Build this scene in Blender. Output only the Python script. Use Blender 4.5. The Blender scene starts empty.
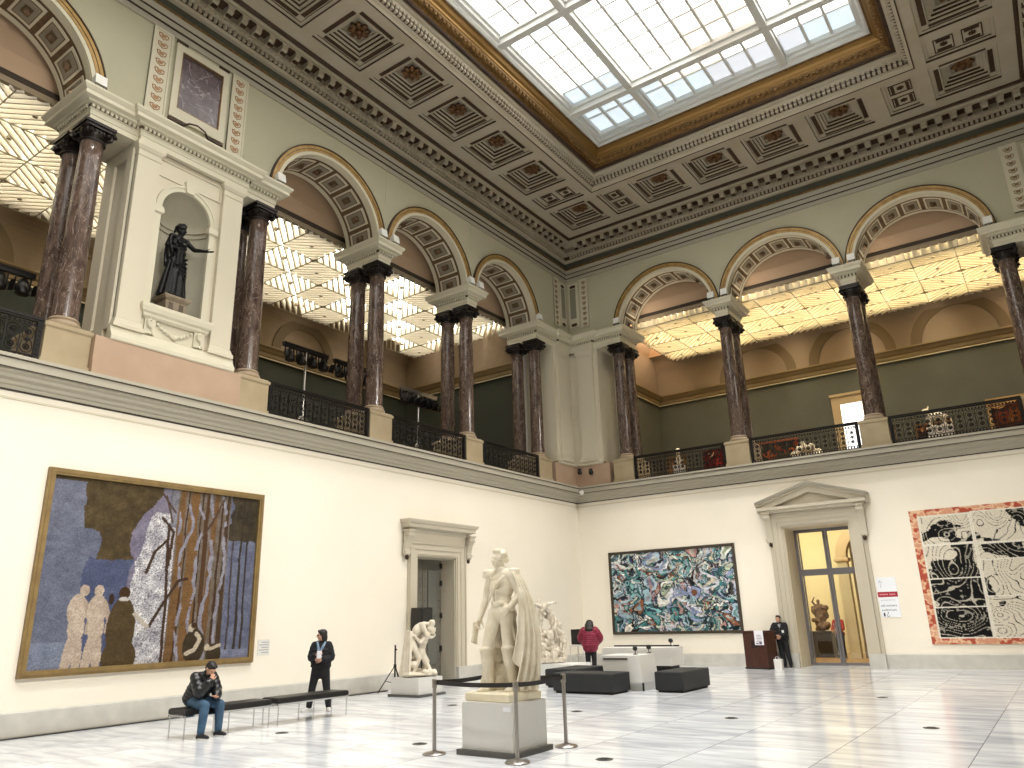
SKY_E, SKY_B, SKY_P = 4.0, .75, 1.8
LAY_E, LAY_B = 5.0, 8.5
FILL_Y = ((-4., .95), (-9., .9), (-14., .82), (-19., .82), (-24., 1.35), (-29, 1.4))
FILL_L, FILL_R, GAL_L, ROOM_L, FLOOR_FILL = 2750, 4300, 30, 240, 2900
FLOOD_L, FLOOD_B = 26, 95
EXPO = 0.28
import bpy, bmesh, math, random
import numpy as np
from math import sin, cos, pi, radians, sqrt, atan2
from mathutils import Vector, Matrix
random.seed(7)
C = bpy.context.scene.collection
W_, LEN = 18.77, 36.84          # hall width and length
PI = pi

# ------------------------------------------------------------------ materials
def lin(c):
    if isinstance(c, str):
        c = c.lstrip('#'); c = [int(c[i:i+2], 16)/255 for i in (0, 2, 4)]
    return tuple(((x/12.92) if x <= .04045 else ((x+.055)/1.055)**2.4) for x in c[:3])
_mats = {}
def mat(name, col, rough=.6, metal=0., col2=None, scale=4., detail=4., bump=0., bscale=None, emit=0., stretch=None, mixlo=.35, mixhi=.65, spec=.5):
    if name in _mats: return _mats[name]
    m = bpy.data.materials.new(name); m.use_nodes = True
    nt = m.node_tree; b = nt.nodes['Principled BSDF']
    b.inputs['Base Color'].default_value = (*lin(col), 1)
    b.inputs['Roughness'].default_value = rough; b.inputs['Metallic'].default_value = metal
    b.inputs['Specular IOR Level'].default_value = spec
    tc = nt.nodes.new('ShaderNodeTexCoord'); mp = nt.nodes.new('ShaderNodeMapping')
    nt.links.new(tc.outputs['Object'], mp.inputs['Vector'])
    if stretch: mp.inputs['Scale'].default_value = stretch
    if col2 is not None:
        n = nt.nodes.new('ShaderNodeTexNoise'); n.inputs['Scale'].default_value = scale; n.inputs['Detail'].default_value = detail
        nt.links.new(mp.outputs[0], n.inputs['Vector'])
        r = nt.nodes.new('ShaderNodeValToRGB'); r.color_ramp.elements[0].position = mixlo; r.color_ramp.elements[1].position = mixhi
        r.color_ramp.elements[0].color = (*lin(col), 1); r.color_ramp.elements[1].color = (*lin(col2), 1)
        nt.links.new(n.outputs['Fac'], r.inputs['Fac']); nt.links.new(r.outputs['Color'], b.inputs['Base Color'])
    if bump:
        n2 = nt.nodes.new('ShaderNodeTexNoise'); n2.inputs['Scale'].default_value = bscale or scale*3; n2.inputs['Detail'].default_value = 5
        nt.links.new(mp.outputs[0], n2.inputs['Vector'])
        bp = nt.nodes.new('ShaderNodeBump'); bp.inputs['Strength'].default_value = bump; bp.inputs['Distance'].default_value = .03
        nt.links.new(n2.outputs['Fac'], bp.inputs['Height']); nt.links.new(bp.outputs[0], b.inputs['Normal'])
    if emit:
        b.inputs['Emission Color'].default_value = (*lin(col), 1); b.inputs['Emission Strength'].default_value = emit
    _mats[name] = m
    return m

def paint_mat():
    m = bpy.data.materials.new('painted_canvas'); m.use_nodes = True
    nt = m.node_tree; b = nt.nodes['Principled BSDF']; b.inputs['Roughness'].default_value = .75; b.inputs['Specular IOR Level'].default_value = .15
    a = nt.nodes.new('ShaderNodeAttribute'); a.attribute_name = 'paint'
    nt.links.new(a.outputs['Color'], b.inputs['Base Color'])
    return m

def marble_mat(name, base, dark, vein, vscale=3., rough=.22, stretch=(1, 1, .35), vw=.025):
    m = bpy.data.materials.new(name); m.use_nodes = True
    nt = m.node_tree; b = nt.nodes['Principled BSDF']; b.inputs['Roughness'].default_value = rough
    tc = nt.nodes.new('ShaderNodeTexCoord'); mp = nt.nodes.new('ShaderNodeMapping'); mp.inputs['Scale'].default_value = stretch
    oi = nt.nodes.new('ShaderNodeObjectInfo')
    ad = nt.nodes.new('ShaderNodeVectorMath'); ad.operation = 'ADD'
    sc = nt.nodes.new('ShaderNodeVectorMath'); sc.operation = 'SCALE'; sc.inputs['Scale'].default_value = .37
    nt.links.new(oi.outputs['Location'], sc.inputs[0])
    nt.links.new(tc.outputs['Object'], ad.inputs[0]); nt.links.new(sc.outputs[0], ad.inputs[1])
    nt.links.new(ad.outputs[0], mp.inputs['Vector'])
    n = nt.nodes.new('ShaderNodeTexNoise'); n.inputs['Scale'].default_value = 5; n.inputs['Detail'].default_value = 7; n.inputs['Distortion'].default_value = 1.
    nt.links.new(mp.outputs[0], n.inputs['Vector'])
    r = nt.nodes.new('ShaderNodeValToRGB'); r.color_ramp.elements[0].position = .35; r.color_ramp.elements[1].position = .68
    r.color_ramp.elements[0].color = (*lin(dark), 1); r.color_ramp.elements[1].color = (*lin(base), 1)
    nt.links.new(n.outputs['Fac'], r.inputs['Fac'])
    v = nt.nodes.new('ShaderNodeTexNoise'); v.inputs['Scale'].default_value = vscale; v.inputs['Detail'].default_value = 8; v.inputs['Distortion'].default_value = 2.2
    nt.links.new(mp.outputs[0], v.inputs['Vector'])
    r2 = nt.nodes.new('ShaderNodeValToRGB'); e = r2.color_ramp.elements
    e[0].position = .5-vw; e[0].color = (0, 0, 0, 1); e[1].position = .5; e[1].color = (1, 1, 1, 1)
    x = r2.color_ramp.elements.new(.5+vw); x.color = (0, 0, 0, 1)
    nt.links.new(v.outputs['Fac'], r2.inputs['Fac'])
    mx = nt.nodes.new('ShaderNodeMix'); mx.data_type = 'RGBA'
    nt.links.new(r2.outputs['Color'], mx.inputs['Factor']); nt.links.new(r.outputs['Color'], mx.inputs['A']); mx.inputs['B'].default_value = (*lin(vein), 1)
    nt.links.new(mx.outputs['Result'], b.inputs['Base Color'])
    return m

def floor_mat():
    m = bpy.data.materials.new('polished_white_marble_tiles'); m.use_nodes = True
    nt = m.node_tree; N = nt.nodes.new; L = nt.links.new
    b = nt.nodes['Principled BSDF']; b.inputs['Roughness'].default_value = .16
    geo = N('ShaderNodeNewGeometry'); sep = N('ShaderNodeSeparateXYZ'); L(geo.outputs['Position'], sep.inputs[0])
    def math_(op, a, bb=None, v=None):
        n = N('ShaderNodeMath'); n.operation = op; L(a, n.inputs[0])
        if bb is not None: L(bb, n.inputs[1])
        if v is not None: n.inputs[1].default_value = v
        return n.outputs[0]
    fx = math_('MULTIPLY_ADD', sep.outputs['X'], v=1/1.6); 
    fx.node.inputs[2].default_value = -11.5/1.6+20
    fy = math_('MULTIPLY', sep.outputs['Y'], v=1/.8)
    ix = math_('FLOOR', fx); iy = math_('FLOOR', fy)
    cmb = N('ShaderNodeCombineXYZ'); L(ix, cmb.inputs[0]); L(iy, cmb.inputs[1])
    wn = N('ShaderNodeTexWhiteNoise'); wn.noise_dimensions = '3D'; L(cmb.outputs[0], wn.inputs['Vector'])
    # streaky veins, shifted per tile
    off = N('ShaderNodeVectorMath'); off.operation = 'MULTIPLY_ADD'; L(wn.outputs['Color'], off.inputs[0]); off.inputs[1].default_value = (7, 7, 7); L(geo.outputs['Position'], off.inputs[2])
    mp = N('ShaderNodeMapping'); mp.inputs['Scale'].default_value = (.55, 2.4, 1); mp.inputs['Rotation'].default_value = (0, 0, .25); L(off.outputs[0], mp.inputs['Vector'])
    n = N('ShaderNodeTexNoise'); n.inputs['Scale'].default_value = 1.6; n.inputs['Detail'].default_value = 7; n.inputs['Distortion'].default_value = .6; L(mp.outputs[0], n.inputs['Vector'])
    r = N('ShaderNodeValToRGB'); r.color_ramp.elements[0].position = .33; r.color_ramp.elements[1].position = .62
    r.color_ramp.elements[0].color = (*lin('#c3c6cc'), 1); r.color_ramp.elements[1].color = (*lin('#eceef1'), 1); L(n.outputs['Fac'], r.inputs['Fac'])
    tint = N('ShaderNodeValToRGB'); tint.color_ramp.elements[0].color = (.86, .86, .875, 1); tint.color_ramp.elements[1].color = (1, 1, 1, 1); L(wn.outputs['Value'], tint.inputs['Fac'])
    mu = N('ShaderNodeMix'); mu.data_type = 'RGBA'; mu.blend_type = 'MULTIPLY'; mu.inputs['Factor'].default_value = 1
    L(r.outputs['Color'], mu.inputs['A']); L(tint.outputs['Color'], mu.inputs['B'])
    # joints : dark along the hall, faint across
    fr = math_('FRACT', fx); d = math_('ABSOLUTE', math_('SUBTRACT', fr, v=.5)); jx = math_('GREATER_THAN', d, v=.4955)
    fr2 = math_('FRACT', fy); d2 = math_('ABSOLUTE', math_('SUBTRACT', fr2, v=.5)); jy = math_('GREATER_THAN', d2, v=.4965)
    jy = math_('MULTIPLY', jy, v=.25)
    j = math_('MAXIMUM', jx, jy); j = math_('MULTIPLY', j, v=.75)
    mj = N('ShaderNodeMix'); mj.data_type = 'RGBA'; L(j, mj.inputs['Factor']); L(mu.outputs['Result'], mj.inputs['A']); mj.inputs['B'].default_value = (*lin('#6d6e70'), 1)
    L(mj.outputs['Result'], b.inputs['Base Color'])
    return m

def emis(name, col, s):
    m = bpy.data.materials.new(name); m.use_nodes = True
    b = m.node_tree.nodes['Principled BSDF']; b.inputs['Base Color'].default_value = (.8, .8, .8, 1)
    b.inputs['Emission Color'].default_value = (*lin(col), 1); b.inputs['Emission Strength'].default_value = s
    return m
def glass_mat():
    m = bpy.data.materials.new('clear_glass'); m.use_nodes = True
    nt = m.node_tree; nt.nodes.remove(nt.nodes['Principled BSDF'])
    t = nt.nodes.new('ShaderNodeBsdfTransparent'); t.inputs[0].default_value = (.93, .95, .93, 1)
    g = nt.nodes.new('ShaderNodeBsdfGlossy'); g.inputs['Roughness'].default_value = .03
    mx = nt.nodes.new('ShaderNodeMixShader'); mx.inputs[0].default_value = .06
    nt.links.new(t.outputs[0], mx.inputs[1]); nt.links.new(g.outputs[0], mx.inputs[2]); nt.links.new(mx.outputs[0], nt.nodes['Material Output'].inputs[0])
    return m
def fin_mat(c='#e6dcc2', n='cream_translucent_fin'):
    m = bpy.data.materials.new(n); m.use_nodes = True
    nt = m.node_tree; nt.nodes.remove(nt.nodes['Principled BSDF'])
    d = nt.nodes.new('ShaderNodeBsdfDiffuse'); d.inputs[0].default_value = (*lin(c), 1)
    t = nt.nodes.new('ShaderNodeBsdfTranslucent'); t.inputs[0].default_value = (*lin('#fff7e6'), 1)
    mx = nt.nodes.new('ShaderNodeMixShader'); mx.inputs[0].default_value = .22
    nt.links.new(d.outputs[0], mx.inputs[1]); nt.links.new(t.outputs[0], mx.inputs[2]); nt.links.new(mx.outputs[0], nt.nodes['Material Output'].inputs[0])
    return m

LOWER = mat('cream_wall_paint', '#f1e9da', .75, col2='#eee6d6', scale=.6)
UPPER = mat('pale_sage_wall_paint', '#bab59c', .75, col2='#b5b097', scale=.7)
TRIM = mat('warm_grey_trim_paint', '#aca595', .55)
TRIML = mat('pale_stone_trim_paint', '#cfc8b2', .55)
PIL = mat('pale_pilaster_paint', '#cec5b0', .6)
PINK = mat('pinkish_plinth_plaster', '#b59a83', .7, col2='#ae937c', scale=1.5)
SAND = mat('sandstone_pedestal', '#a39274', .7, col2='#ae9d80', scale=1.8, bump=.05)
SKIRT = mat('grey_marble_skirting', '#cbc8c0', .35, col2='#bfbcb5', scale=3)
DARKLINE = mat('dark_shadow_gap_paint', '#3b3128', .8)
GOLD = mat('old_gilding', '#86653a', .42, .55, col2='#644a26', scale=9)
GOLDL = mat('bright_gilding', '#b3925a', .45, .3, col2='#9c7b46', scale=5)
BROWN = mat('dark_brown_paint', '#33200f', .6, col2='#412a16', scale=5)
FRIEZE = mat('slate_green_frieze_paint', '#55564b', .75, col2='#4f5046', scale=1.5)
CEIL = mat('ceiling_grey_beige_paint', '#b3a997', .7, col2='#aca18c', scale=1.2)
COFF = mat('coffer_grey_paint', '#8d8473', .7)
SOFF = mat('soffit_brown_paint', '#6b543a', .65, col2='#5a452e', scale=5)
GALW = mat('gallery_green_wall', '#34372c', .8, col2='#313429', scale=.8)
GALU = mat('gallery_beige_plaster', '#93806a', .8, col2='#8d7a64', scale=.7)
GALT = mat('gallery_ochre_cornice', '#86724f', .65)
GALB = mat('lunette_band_plaster', '#6d5b42', .8)
COLM = marble_mat('brown_veined_marble', '#6d5a50', '#43342d', '#a8978a', 2.2, stretch=(1.6, 1.6, .5), vw=.010, rough=.18)
PANM = marble_mat('purple_grey_marble', '#6b5d60', '#514549', '#a39799', 1.1, stretch=(1, 1, 1), vw=.012)
CAPM = mat('dark_bronze_capital', '#241e1b', .35, .5)
IRON = mat('black_wrought_iron', '#1b1715', .45, .5)
BRONZE = mat('black_bronze', '#1d1c1d', .3, .7)
MARB = mat('white_statue_marble', '#e9e0cd', .5, col2='#dccfb6', scale=5, bump=.08, bscale=30)
MARB2 = mat('grey_white_statue_marble', '#d8cfbf', .6, col2='#bfb4a2', scale=9, bump=.3, bscale=25)
PLIN = mat('light_grey_plinth_paint', '#d2d0cb', .6)
PLINW = mat('white_plinth_paint', '#e4e3df', .6)
DARKP = mat('charcoal_plinth_foot', '#54524f', .6)
STEEL = mat('brushed_steel', '#a09a94', .3, .9)
CHROME = mat('chrome', '#d0d0d0', .15, 1.)
BLACK = mat('black_webbing', '#181212', .6)
CHAR = mat('charcoal_bench_vinyl', '#1f2124', .6)
LEATH = mat('black_leather', '#141212', .45)
WHITE = mat('white_lacquer', '#e4e1dc', .4)
DWHITE = mat('floodlight_white_plastic', '#e8e6e0', .5)
WOODD = mat('dark_mahogany', '#4a2416', .35, col2='#35170e', scale=3, stretch=(6, 6, .6))
PAPER = mat('white_paper', '#ebe9ee', .8)
INK = mat('dark_ink', '#33343c', .8)
OAK = mat('gilded_oak_frame', '#7f6740', .55, .15, col2='#8f7748', scale=5)
DKFR = mat('dark_wood_frame', '#3e3426', .5)
DOORG = mat('grey_steel_door', '#6f6b60', .75, col2='#68645a', scale=2)
DARK = mat('dark_interior', '#262320', .8)
PAINT = paint_mat()
GLASS = glass_mat(); FIN = fin_mat(); FINW = fin_mat('#e9e4d6', 'white_translucent_fin')
SKF = mat('white_skylight_steel', '#d8d8d4', .5)

# ------------------------------------------------------------------ mesh builder
def LW(s, d, z): return Vector((d, -s, z))         # left wall: s from the corner, d into the hall
def BW(s, d, z): return Vector((s, -d, z))         # back (right-hand) wall
def RW(s, d, z): return Vector((W_-d, -s, z))      # side wall on the far right
def ID(x, y, z): return Vector((x, y, z))

class MB:
    def __init__(s, T=ID): s.bm = bmesh.new(); s.T = T
    def vs(s, pts): return [s.bm.verts.new(s.T(*p)) for p in pts]
    def face(s, pts, mi=0):
        f = s.bm.faces.new(s.vs(pts)); f.material_index = mi; return f
    def box(s, a, b, mi=0):
        x0, y0, z0 = a; x1, y1, z1 = b
        v = s.vs([(x0, y0, z0), (x1, y0, z0), (x1, y1, z0), (x0, y1, z0), (x0, y0, z1), (x1, y0, z1), (x1, y1, z1), (x0, y1, z1)])
        for q in ((0, 1, 2, 3), (4, 5, 6, 7), (0, 1, 5, 4), (1, 2, 6, 5), (2, 3, 7, 6), (3, 0, 4, 7)):
            f = s.bm.faces.new([v[i] for i in q]); f.material_index = mi
        return s
    def bar(s, p, q, w, h=None, mi=0):
        h = h or w; p = Vector(p); q = Vector(q); d = (q-p).normalized()
        up = Vector((0, 0, 1)) if abs(d.z) < .95 else Vector((1, 0, 0))
        a = d.cross(up).normalized()*w/2; b = a.cross(d).normalized()*h/2
        s.loft([[p-a-b, p+a-b, p+a+b, p-a+b], [q-a-b, q+a-b, q+a+b, q-a+b]], True, True, mi); return s
    def loft(s, rings, closed=True, cap=True, mi=0, loop=False):
        R = [s.vs(r) for r in rings]; n = len(R[0])
        pairs = list(zip(R, R[1:])) + ([(R[-1], R[0])] if loop else [])
        for A, B in pairs:
            for i in range(n if closed else n-1):
                j = (i+1) % n
                f = s.bm.faces.new([A[i], A[j], B[j], B[i]]); f.material_index = mi
        if cap and closed and not loop:
            for r in (R[0], R[-1]):
                f = s.bm.faces.new(r); f.material_index = mi
        return s
    def prism(s, poly, vec, mi=0):
        vec = Vector(vec); s.loft([poly, [tuple(Vector(p)+vec) for p in poly]], True, True, mi); return s
    def lathe(s, prof, c=(0, 0, 0), seg=24, mi=0, ax='z', a0=0, a1=2*PI, cap=True):
        full = abs(a1-a0-2*PI) < 1e-6; n = seg if full else seg+1
        rings = []
        for r, z in prof:
            ring = []
            for i in range(n):
                a = a0+(a1-a0)*i/seg; u, v = max(r, 1e-4)*cos(a), max(r, 1e-4)*sin(a)
                p = {'z': (u, v, z), 'x': (z, u, v), 'y': (u, z, v)}[ax]
                ring.append((c[0]+p[0], c[1]+p[1], c[2]+p[2]))
            rings.append(ring)
        s.loft(rings, full, cap and full, mi); return s
    def tube(s, pts, r, seg=8, mi=0):
        pts = [Vector(p) for p in pts]; rad = r if isinstance(r, (list, tuple)) else [r]*len(pts)
        rings = []; t = (pts[1]-pts[0]).normalized()
        n = t.cross(Vector((0, 0, 1)) if abs(t.z) < .9 else Vector((1, 0, 0))).normalized()
        for i, p in enumerate(pts):
            t = (pts[min(i+1, len(pts)-1)]-pts[max(i-1, 0)]).normalized()
            n = (n-t*n.dot(t)).normalized(); b = t.cross(n)
            rings.append([p+(n*cos(2*PI*k/seg)+b*sin(2*PI*k/seg))*rad[i] for k in range(seg)])
        s.loft(rings, True, True, mi); return s
    def ell(s, c, r, rot=None, seg=14, mi=0):
        c = Vector(c); r = (r, r, r) if not isinstance(r, (tuple, list)) else r
        m = rot if rot is not None else Matrix.Identity(3)
        n = max(6, seg//2); rings = []
        for i in range(1, n):
            th = PI*i/n
            rings.append([c+m @ Vector((r[0]*sin(th)*cos(2*PI*k/seg), r[1]*sin(th)*sin(2*PI*k/seg), r[2]*cos(th))) for k in range(seg)])
        s.loft(rings, True, True, mi); return s
    def cap(s, p, q, r0, r1=None, seg=12, mi=0):
        r1 = r0 if r1 is None else r1
        p = Vector(p); q = Vector(q); d = q-p
        if d.length < 1e-6: return s.ell(p, r0, mi=mi)
        t = d.normalized(); n = t.cross(Vector((0, 0, 1)) if abs(t.z) < .9 else Vector((1, 0, 0))).normalized(); b = t.cross(n)
        rings = []
        for c, r, angs in ((p, r0, (-80, -50, -22, 0)), (q, r1, (0, 22, 50, 80))):
            for a in angs:
                a = radians(a); cc = c+t*r*sin(a); rr = r*cos(a)
                rings.append([cc+(n*cos(2*PI*k/seg)+b*sin(2*PI*k/seg))*rr for k in range(seg)])
        s.loft(rings, True, True, mi); return s
    def chain(s, pts, rad, mi=0):
        for i in range(len(pts)-1): s.cap(pts[i], pts[i+1], rad[i], rad[i+1], mi=mi)
        return s
    def sweep(s, prof, s0, s1, mi=0, closed=True):
        "moulding profile [(d,z)] swept straight along the wall"
        s.loft([[(s0, d, z) for d, z in prof], [(s1, d, z) for d, z in prof]], closed, closed, mi); return s
    def mould(s, s0, s1, d0, d1, prof, mi=0, cap=True):
        "profile [(offset,z)] run mitred round a rectangular block s0..s1 x d0..d1"
        s.loft([[(s0-o, d0-o, z), (s1+o, d0-o, z), (s1+o, d1+o, z), (s0-o, d1+o, z)] for o, z in prof], True, cap, mi); return s
    def done(s, name, mats, parent=None, org=None, smooth=None, local=False, recalc=True):
        bm = s.bm
        if recalc: bmesh.ops.recalc_face_normals(bm, faces=bm.faces)
        me = bpy.data.meshes.new(name); 
        P = Vector((0, 0, 0))
        if parent is not None and not local:
            P = world_loc(parent)
        o_ = Vector(org) if org is not None else (P if not local else Vector((0, 0, 0)))
        if not local and o_.length: bmesh.ops.translate(bm, verts=bm.verts, vec=-o_)
        bm.to_mesh(me); bm.free()
        for m in (mats if isinstance(mats, (list, tuple)) else [mats]): me.materials.append(m)
        if smooth is not None:
            me.polygons.foreach_set('use_smooth', [True]*len(me.polygons))
            if smooth < 180: me.set_sharp_from_angle(angle=radians(smooth))
        o = bpy.data.objects.new(name, me); C.objects.link(o)
        if parent is not None:
            o.parent = parent
            o.location = (o_-P) if not local else (0, 0, 0)
        elif org is not None: o.location = o_
        return o
def world_loc(o):
    p = Vector(o.location)
    while o.parent is not None: o = o.parent; p = p+Vector(o.location)
    return p
def tag(o, label, cat=None, group=None, kind=None):
    o['label'] = label
    if cat: o['category'] = cat
    if group: o['group'] = group
    if kind: o['kind'] = kind
    return o
def struct(o, label, cat): return tag(o, label, cat, None, 'structure')
def thing(name, label, cat, loc=(0, 0, 0), rotz=0, group=None):
    o = bpy.data.objects.new(name, None); o.empty_display_size = .2; C.objects.link(o)
    o.location = loc; o.rotation_euler = (0, 0, rotz)
    return tag(o, label, cat, group)
def dup(root, loc, rotz=None, label=None, scale=None):
    r = root.copy(); C.objects.link(r); r.location = loc
    if rotz is not None: r.rotation_euler = (0, 0, rotz)
    if scale: r.scale = scale
    if label: r['label'] = label
    for ch in list(root.children):
        c = ch.copy(); C.objects.link(c); c.parent = r
        for g in list(ch.children):
            d = g.copy(); C.objects.link(d); d.parent = c
    return r
def remesh(o, v, it=4, fac=.5, smooth=True):
    m = o.modifiers.new('remesh', 'REMESH'); m.mode = 'VOXEL'; m.voxel_size = v; m.use_smooth_shade = smooth
    if it: 
        q = o.modifiers.new('smooth', 'SMOOTH'); q.iterations = it; q.factor = fac
    return o
def canvas(name, T, s0, s1, z0, z1, d, img, parent, thick=.02):
    "flat picture: img (rows top-down, sRGB 0..1) as a fine grid with a colour per vertex"
    if T is LW: img = img[:, ::-1]
    h, w, _ = img.shape
    me = bpy.data.meshes.new(name); P = world_loc(parent)
    co = []; 
    for j in range(h):
        for i in range(w):
            co.append(T(s0+(s1-s0)*i/(w-1), d, z1+(z0-z1)*j/(h-1))-P)
    n = len(co)
    co += [T(s0, d-thick, z1)-P, T(s1, d-thick, z1)-P, T(s1, d-thick, z0)-P, T(s0, d-thick, z0)-P]
    fs = [(j*w+i, j*w+i+1, (j+1)*w+i+1, (j+1)*w+i) for j in range(h-1) for i in range(w-1)]
    a, b, c, e = n, n+1, n+2, n+3
    fs += [(a, b, c, e), (0, w-1, b, a), ((h-1)*w, (h-1)*w+w-1, c, e), (0, (h-1)*w, e, a), (w-1, h*w-1, c, b)]
    me.from_pydata(co, [], fs)
    l = img.reshape(-1, 3); l = np.where(l <= .04045, l/12.92, ((np.clip(l, 0, 1)+.055)/1.055)**2.4)
    col = np.ones((n+4, 4), dtype=np.float32); col[:n, :3] = l
    at = me.color_attributes.new('paint', 'FLOAT_COLOR', 'POINT'); at.data.foreach_set('color', col.ravel())
    me.materials.append(PAINT)
    o = bpy.data.objects.new(name, me); C.objects.link(o); o.parent = parent
    return o
# ------------------------------------------------------------------ the hall shell
mb = MB(); mb.box((-.2, -LEN-.2, -.2), (W_+.2, 1.5, 0)); floor = mb.done('floor', floor_mat()); struct(floor, 'polished white marble tile floor of the hall', 'floor')

DL0, DL1, DLZ = 8.03, 9.87, 3.74      # left doorway
DB0, DB1, DBZ = 8.30, 10.47, 4.62     # pedimented doorway in the back wall
def lower(T, L, d0, d1, dz, name, lab):
    mb = MB(T); th = 1.3
    mb.box((0, -th, 0), (d0, 0, 6.75)); mb.box((d1, -th, 0), (L, 0, 6.75)); mb.box((d0, -th, dz), (d1, 0, 6.75))
    o = mb.done(name, LOWER); struct(o, lab, 'wall'); return o
wl = lower(LW, LEN, DL0, DL1, DLZ, 'wall_left', 'cream lower wall of the hall on the left, with the forest painting')
wb = lower(BW, W_, DB0, DB1, DBZ, 'wall_back', 'cream lower wall facing the camera, with the pedimented door')
mb = MB(); mb.box((W_, -LEN, 0), (W_+.3, 0, 18.2)); struct(mb.done('wall_right', UPPER), 'plain wall closing the hall on the right, out of frame', 'wall')
mb = MB(); mb.box((-.3, -LEN-.3, 0), (W_+.3, -LEN, 18.2)); struct(mb.done('wall_front', UPPER), 'plain wall closing the hall behind the camera', 'wall')

def skirting(T, spans, name, lab):
    mb = MB(T)
    for a, b in spans: mb.sweep([(0, 0), (.035, 0), (.035, .41), (.02, .44), (0, .44)], a, b)
    struct(mb.done(name, SKIRT), lab, 'baseboard')
skirting(LW, [(0, 7.55), (10.33, LEN)], 'baseboard_left', 'grey marble skirting along the left wall')
skirting(BW, [(0.04, 7.84), (10.93, W_)], 'baseboard_back', 'grey marble skirting along the back wall')
mb = MB(LW); mb.box((11.2, .036, 0), (LEN, .2, .035), 0); mb.box((11.2, .2, 0), (LEN, .215, .022), 1)
tag(mb.done('cable_duct', [mat('duct_grey', '#8f8a80', .5), mat('duct_black', '#26221e', .5)]), 'low grey cable duct with black edge running along the foot of the left wall', 'cable duct')

# gallery cornice with its string course
COR = [(0, 6.36), (.05, 6.36), (.07, 6.42), (.12, 6.44), (.14, 6.50), (.24, 6.54), (.26, 6.60), (.36, 6.64), (.36, 6.68), (.40, 6.69), (.40, 6.86), (.43, 6.88), (.43, 6.95), (0, 6.97)]
def cornice(T, L, name, lab):
    mb = MB(T)
    mb.sweep(COR, 0, L); mb.sweep([(0, 6.33), (.03, 6.33), (.03, 6.362), (0, 6.362)], 0, L, 1)
    mb.sweep([(.39, 6.674), (.407, 6.674), (.407, 6.692), (.39, 6.692)], 0, L, 1)
    mb.sweep([(.39, 6.862), (.436, 6.862), (.436, 6.876), (.39, 6.876)], 0, L, 1)
    mb.sweep([(0, 6.17), (.02, 6.17), (.02, 6.21), (0, 6.21)], 0, L, 2)
    struct(mb.done(name, [TRIM, DARKLINE, mat('string_course_paint', '#d9d0ba', .6)]), lab, 'moulding')
cornice(LW, LEN, 'trim_1', 'grey stepped cornice along the top of the left lower wall')
cornice(BW, W_, 'trim_2', 'grey stepped cornice along the top of the back lower wall')

# ------------------------------------------------------------------ upper arcades
ZS, ZI0, ZI1, ZT = 13.58, 12.95, 13.62, 16.45     # arch centre, impost underside / top, wall top
RO, RI, TH = 2.28, 1.97, 1.44
IMP = [(0, 12.95), (0, 13.08), (.02, 13.09), (.02, 13.2), (.05, 13.22), (.05, 13.32), (.13, 13.34), (.15, 13.38), (.27, 13.4), (.27, 13.49), (.30, 13.52), (.345, 13.58), (.345, 13.63), (0, 13.64)]
def impost(T, s0, s1, name, lab, parent, extra=None):
    mb = MB(T); hd = .02
    mb.mould(s0, s1, -TH, hd, IMP); mb.mould(s0, s1, -TH, hd, [(.053, 13.23), (.054, 13.318)], 1, cap=False)  # dark strip behind the teeth paints in the shade of the gaps
    if extra: mb.mould(extra[0], extra[1], -TH, hd+.13, IMP); mb.mould(extra[0], extra[1], -TH, hd+.13, [(.053, 13.23), (.054, 13.318)], 1, cap=False)
    def teeth(a, b, dd):
        n = int((b-a)/.105)
        for i in range(n):
            s = a+(b-a)*(i+.5)/n; mb.box((s-.03, dd-.02, 13.235), (s+.03, dd+.1, 13.315))
    teeth(s0-.05, s1+.05, hd)
    if extra: teeth(extra[0], extra[1], hd+.13)
    n = int(TH/.105)
    for i in range(n):
        d = -TH+(TH)*(i+.5)/n
        for s, q in ((s0, -1), (s1, 1)): mb.box((s+q*.02, d-.03, 13.235), (s+q*.1, d+.03, 13.315))
    o = mb.done(name, [TRIML, mat('dentil_gap_shade', '#55493a', .7)], parent); return o
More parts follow.
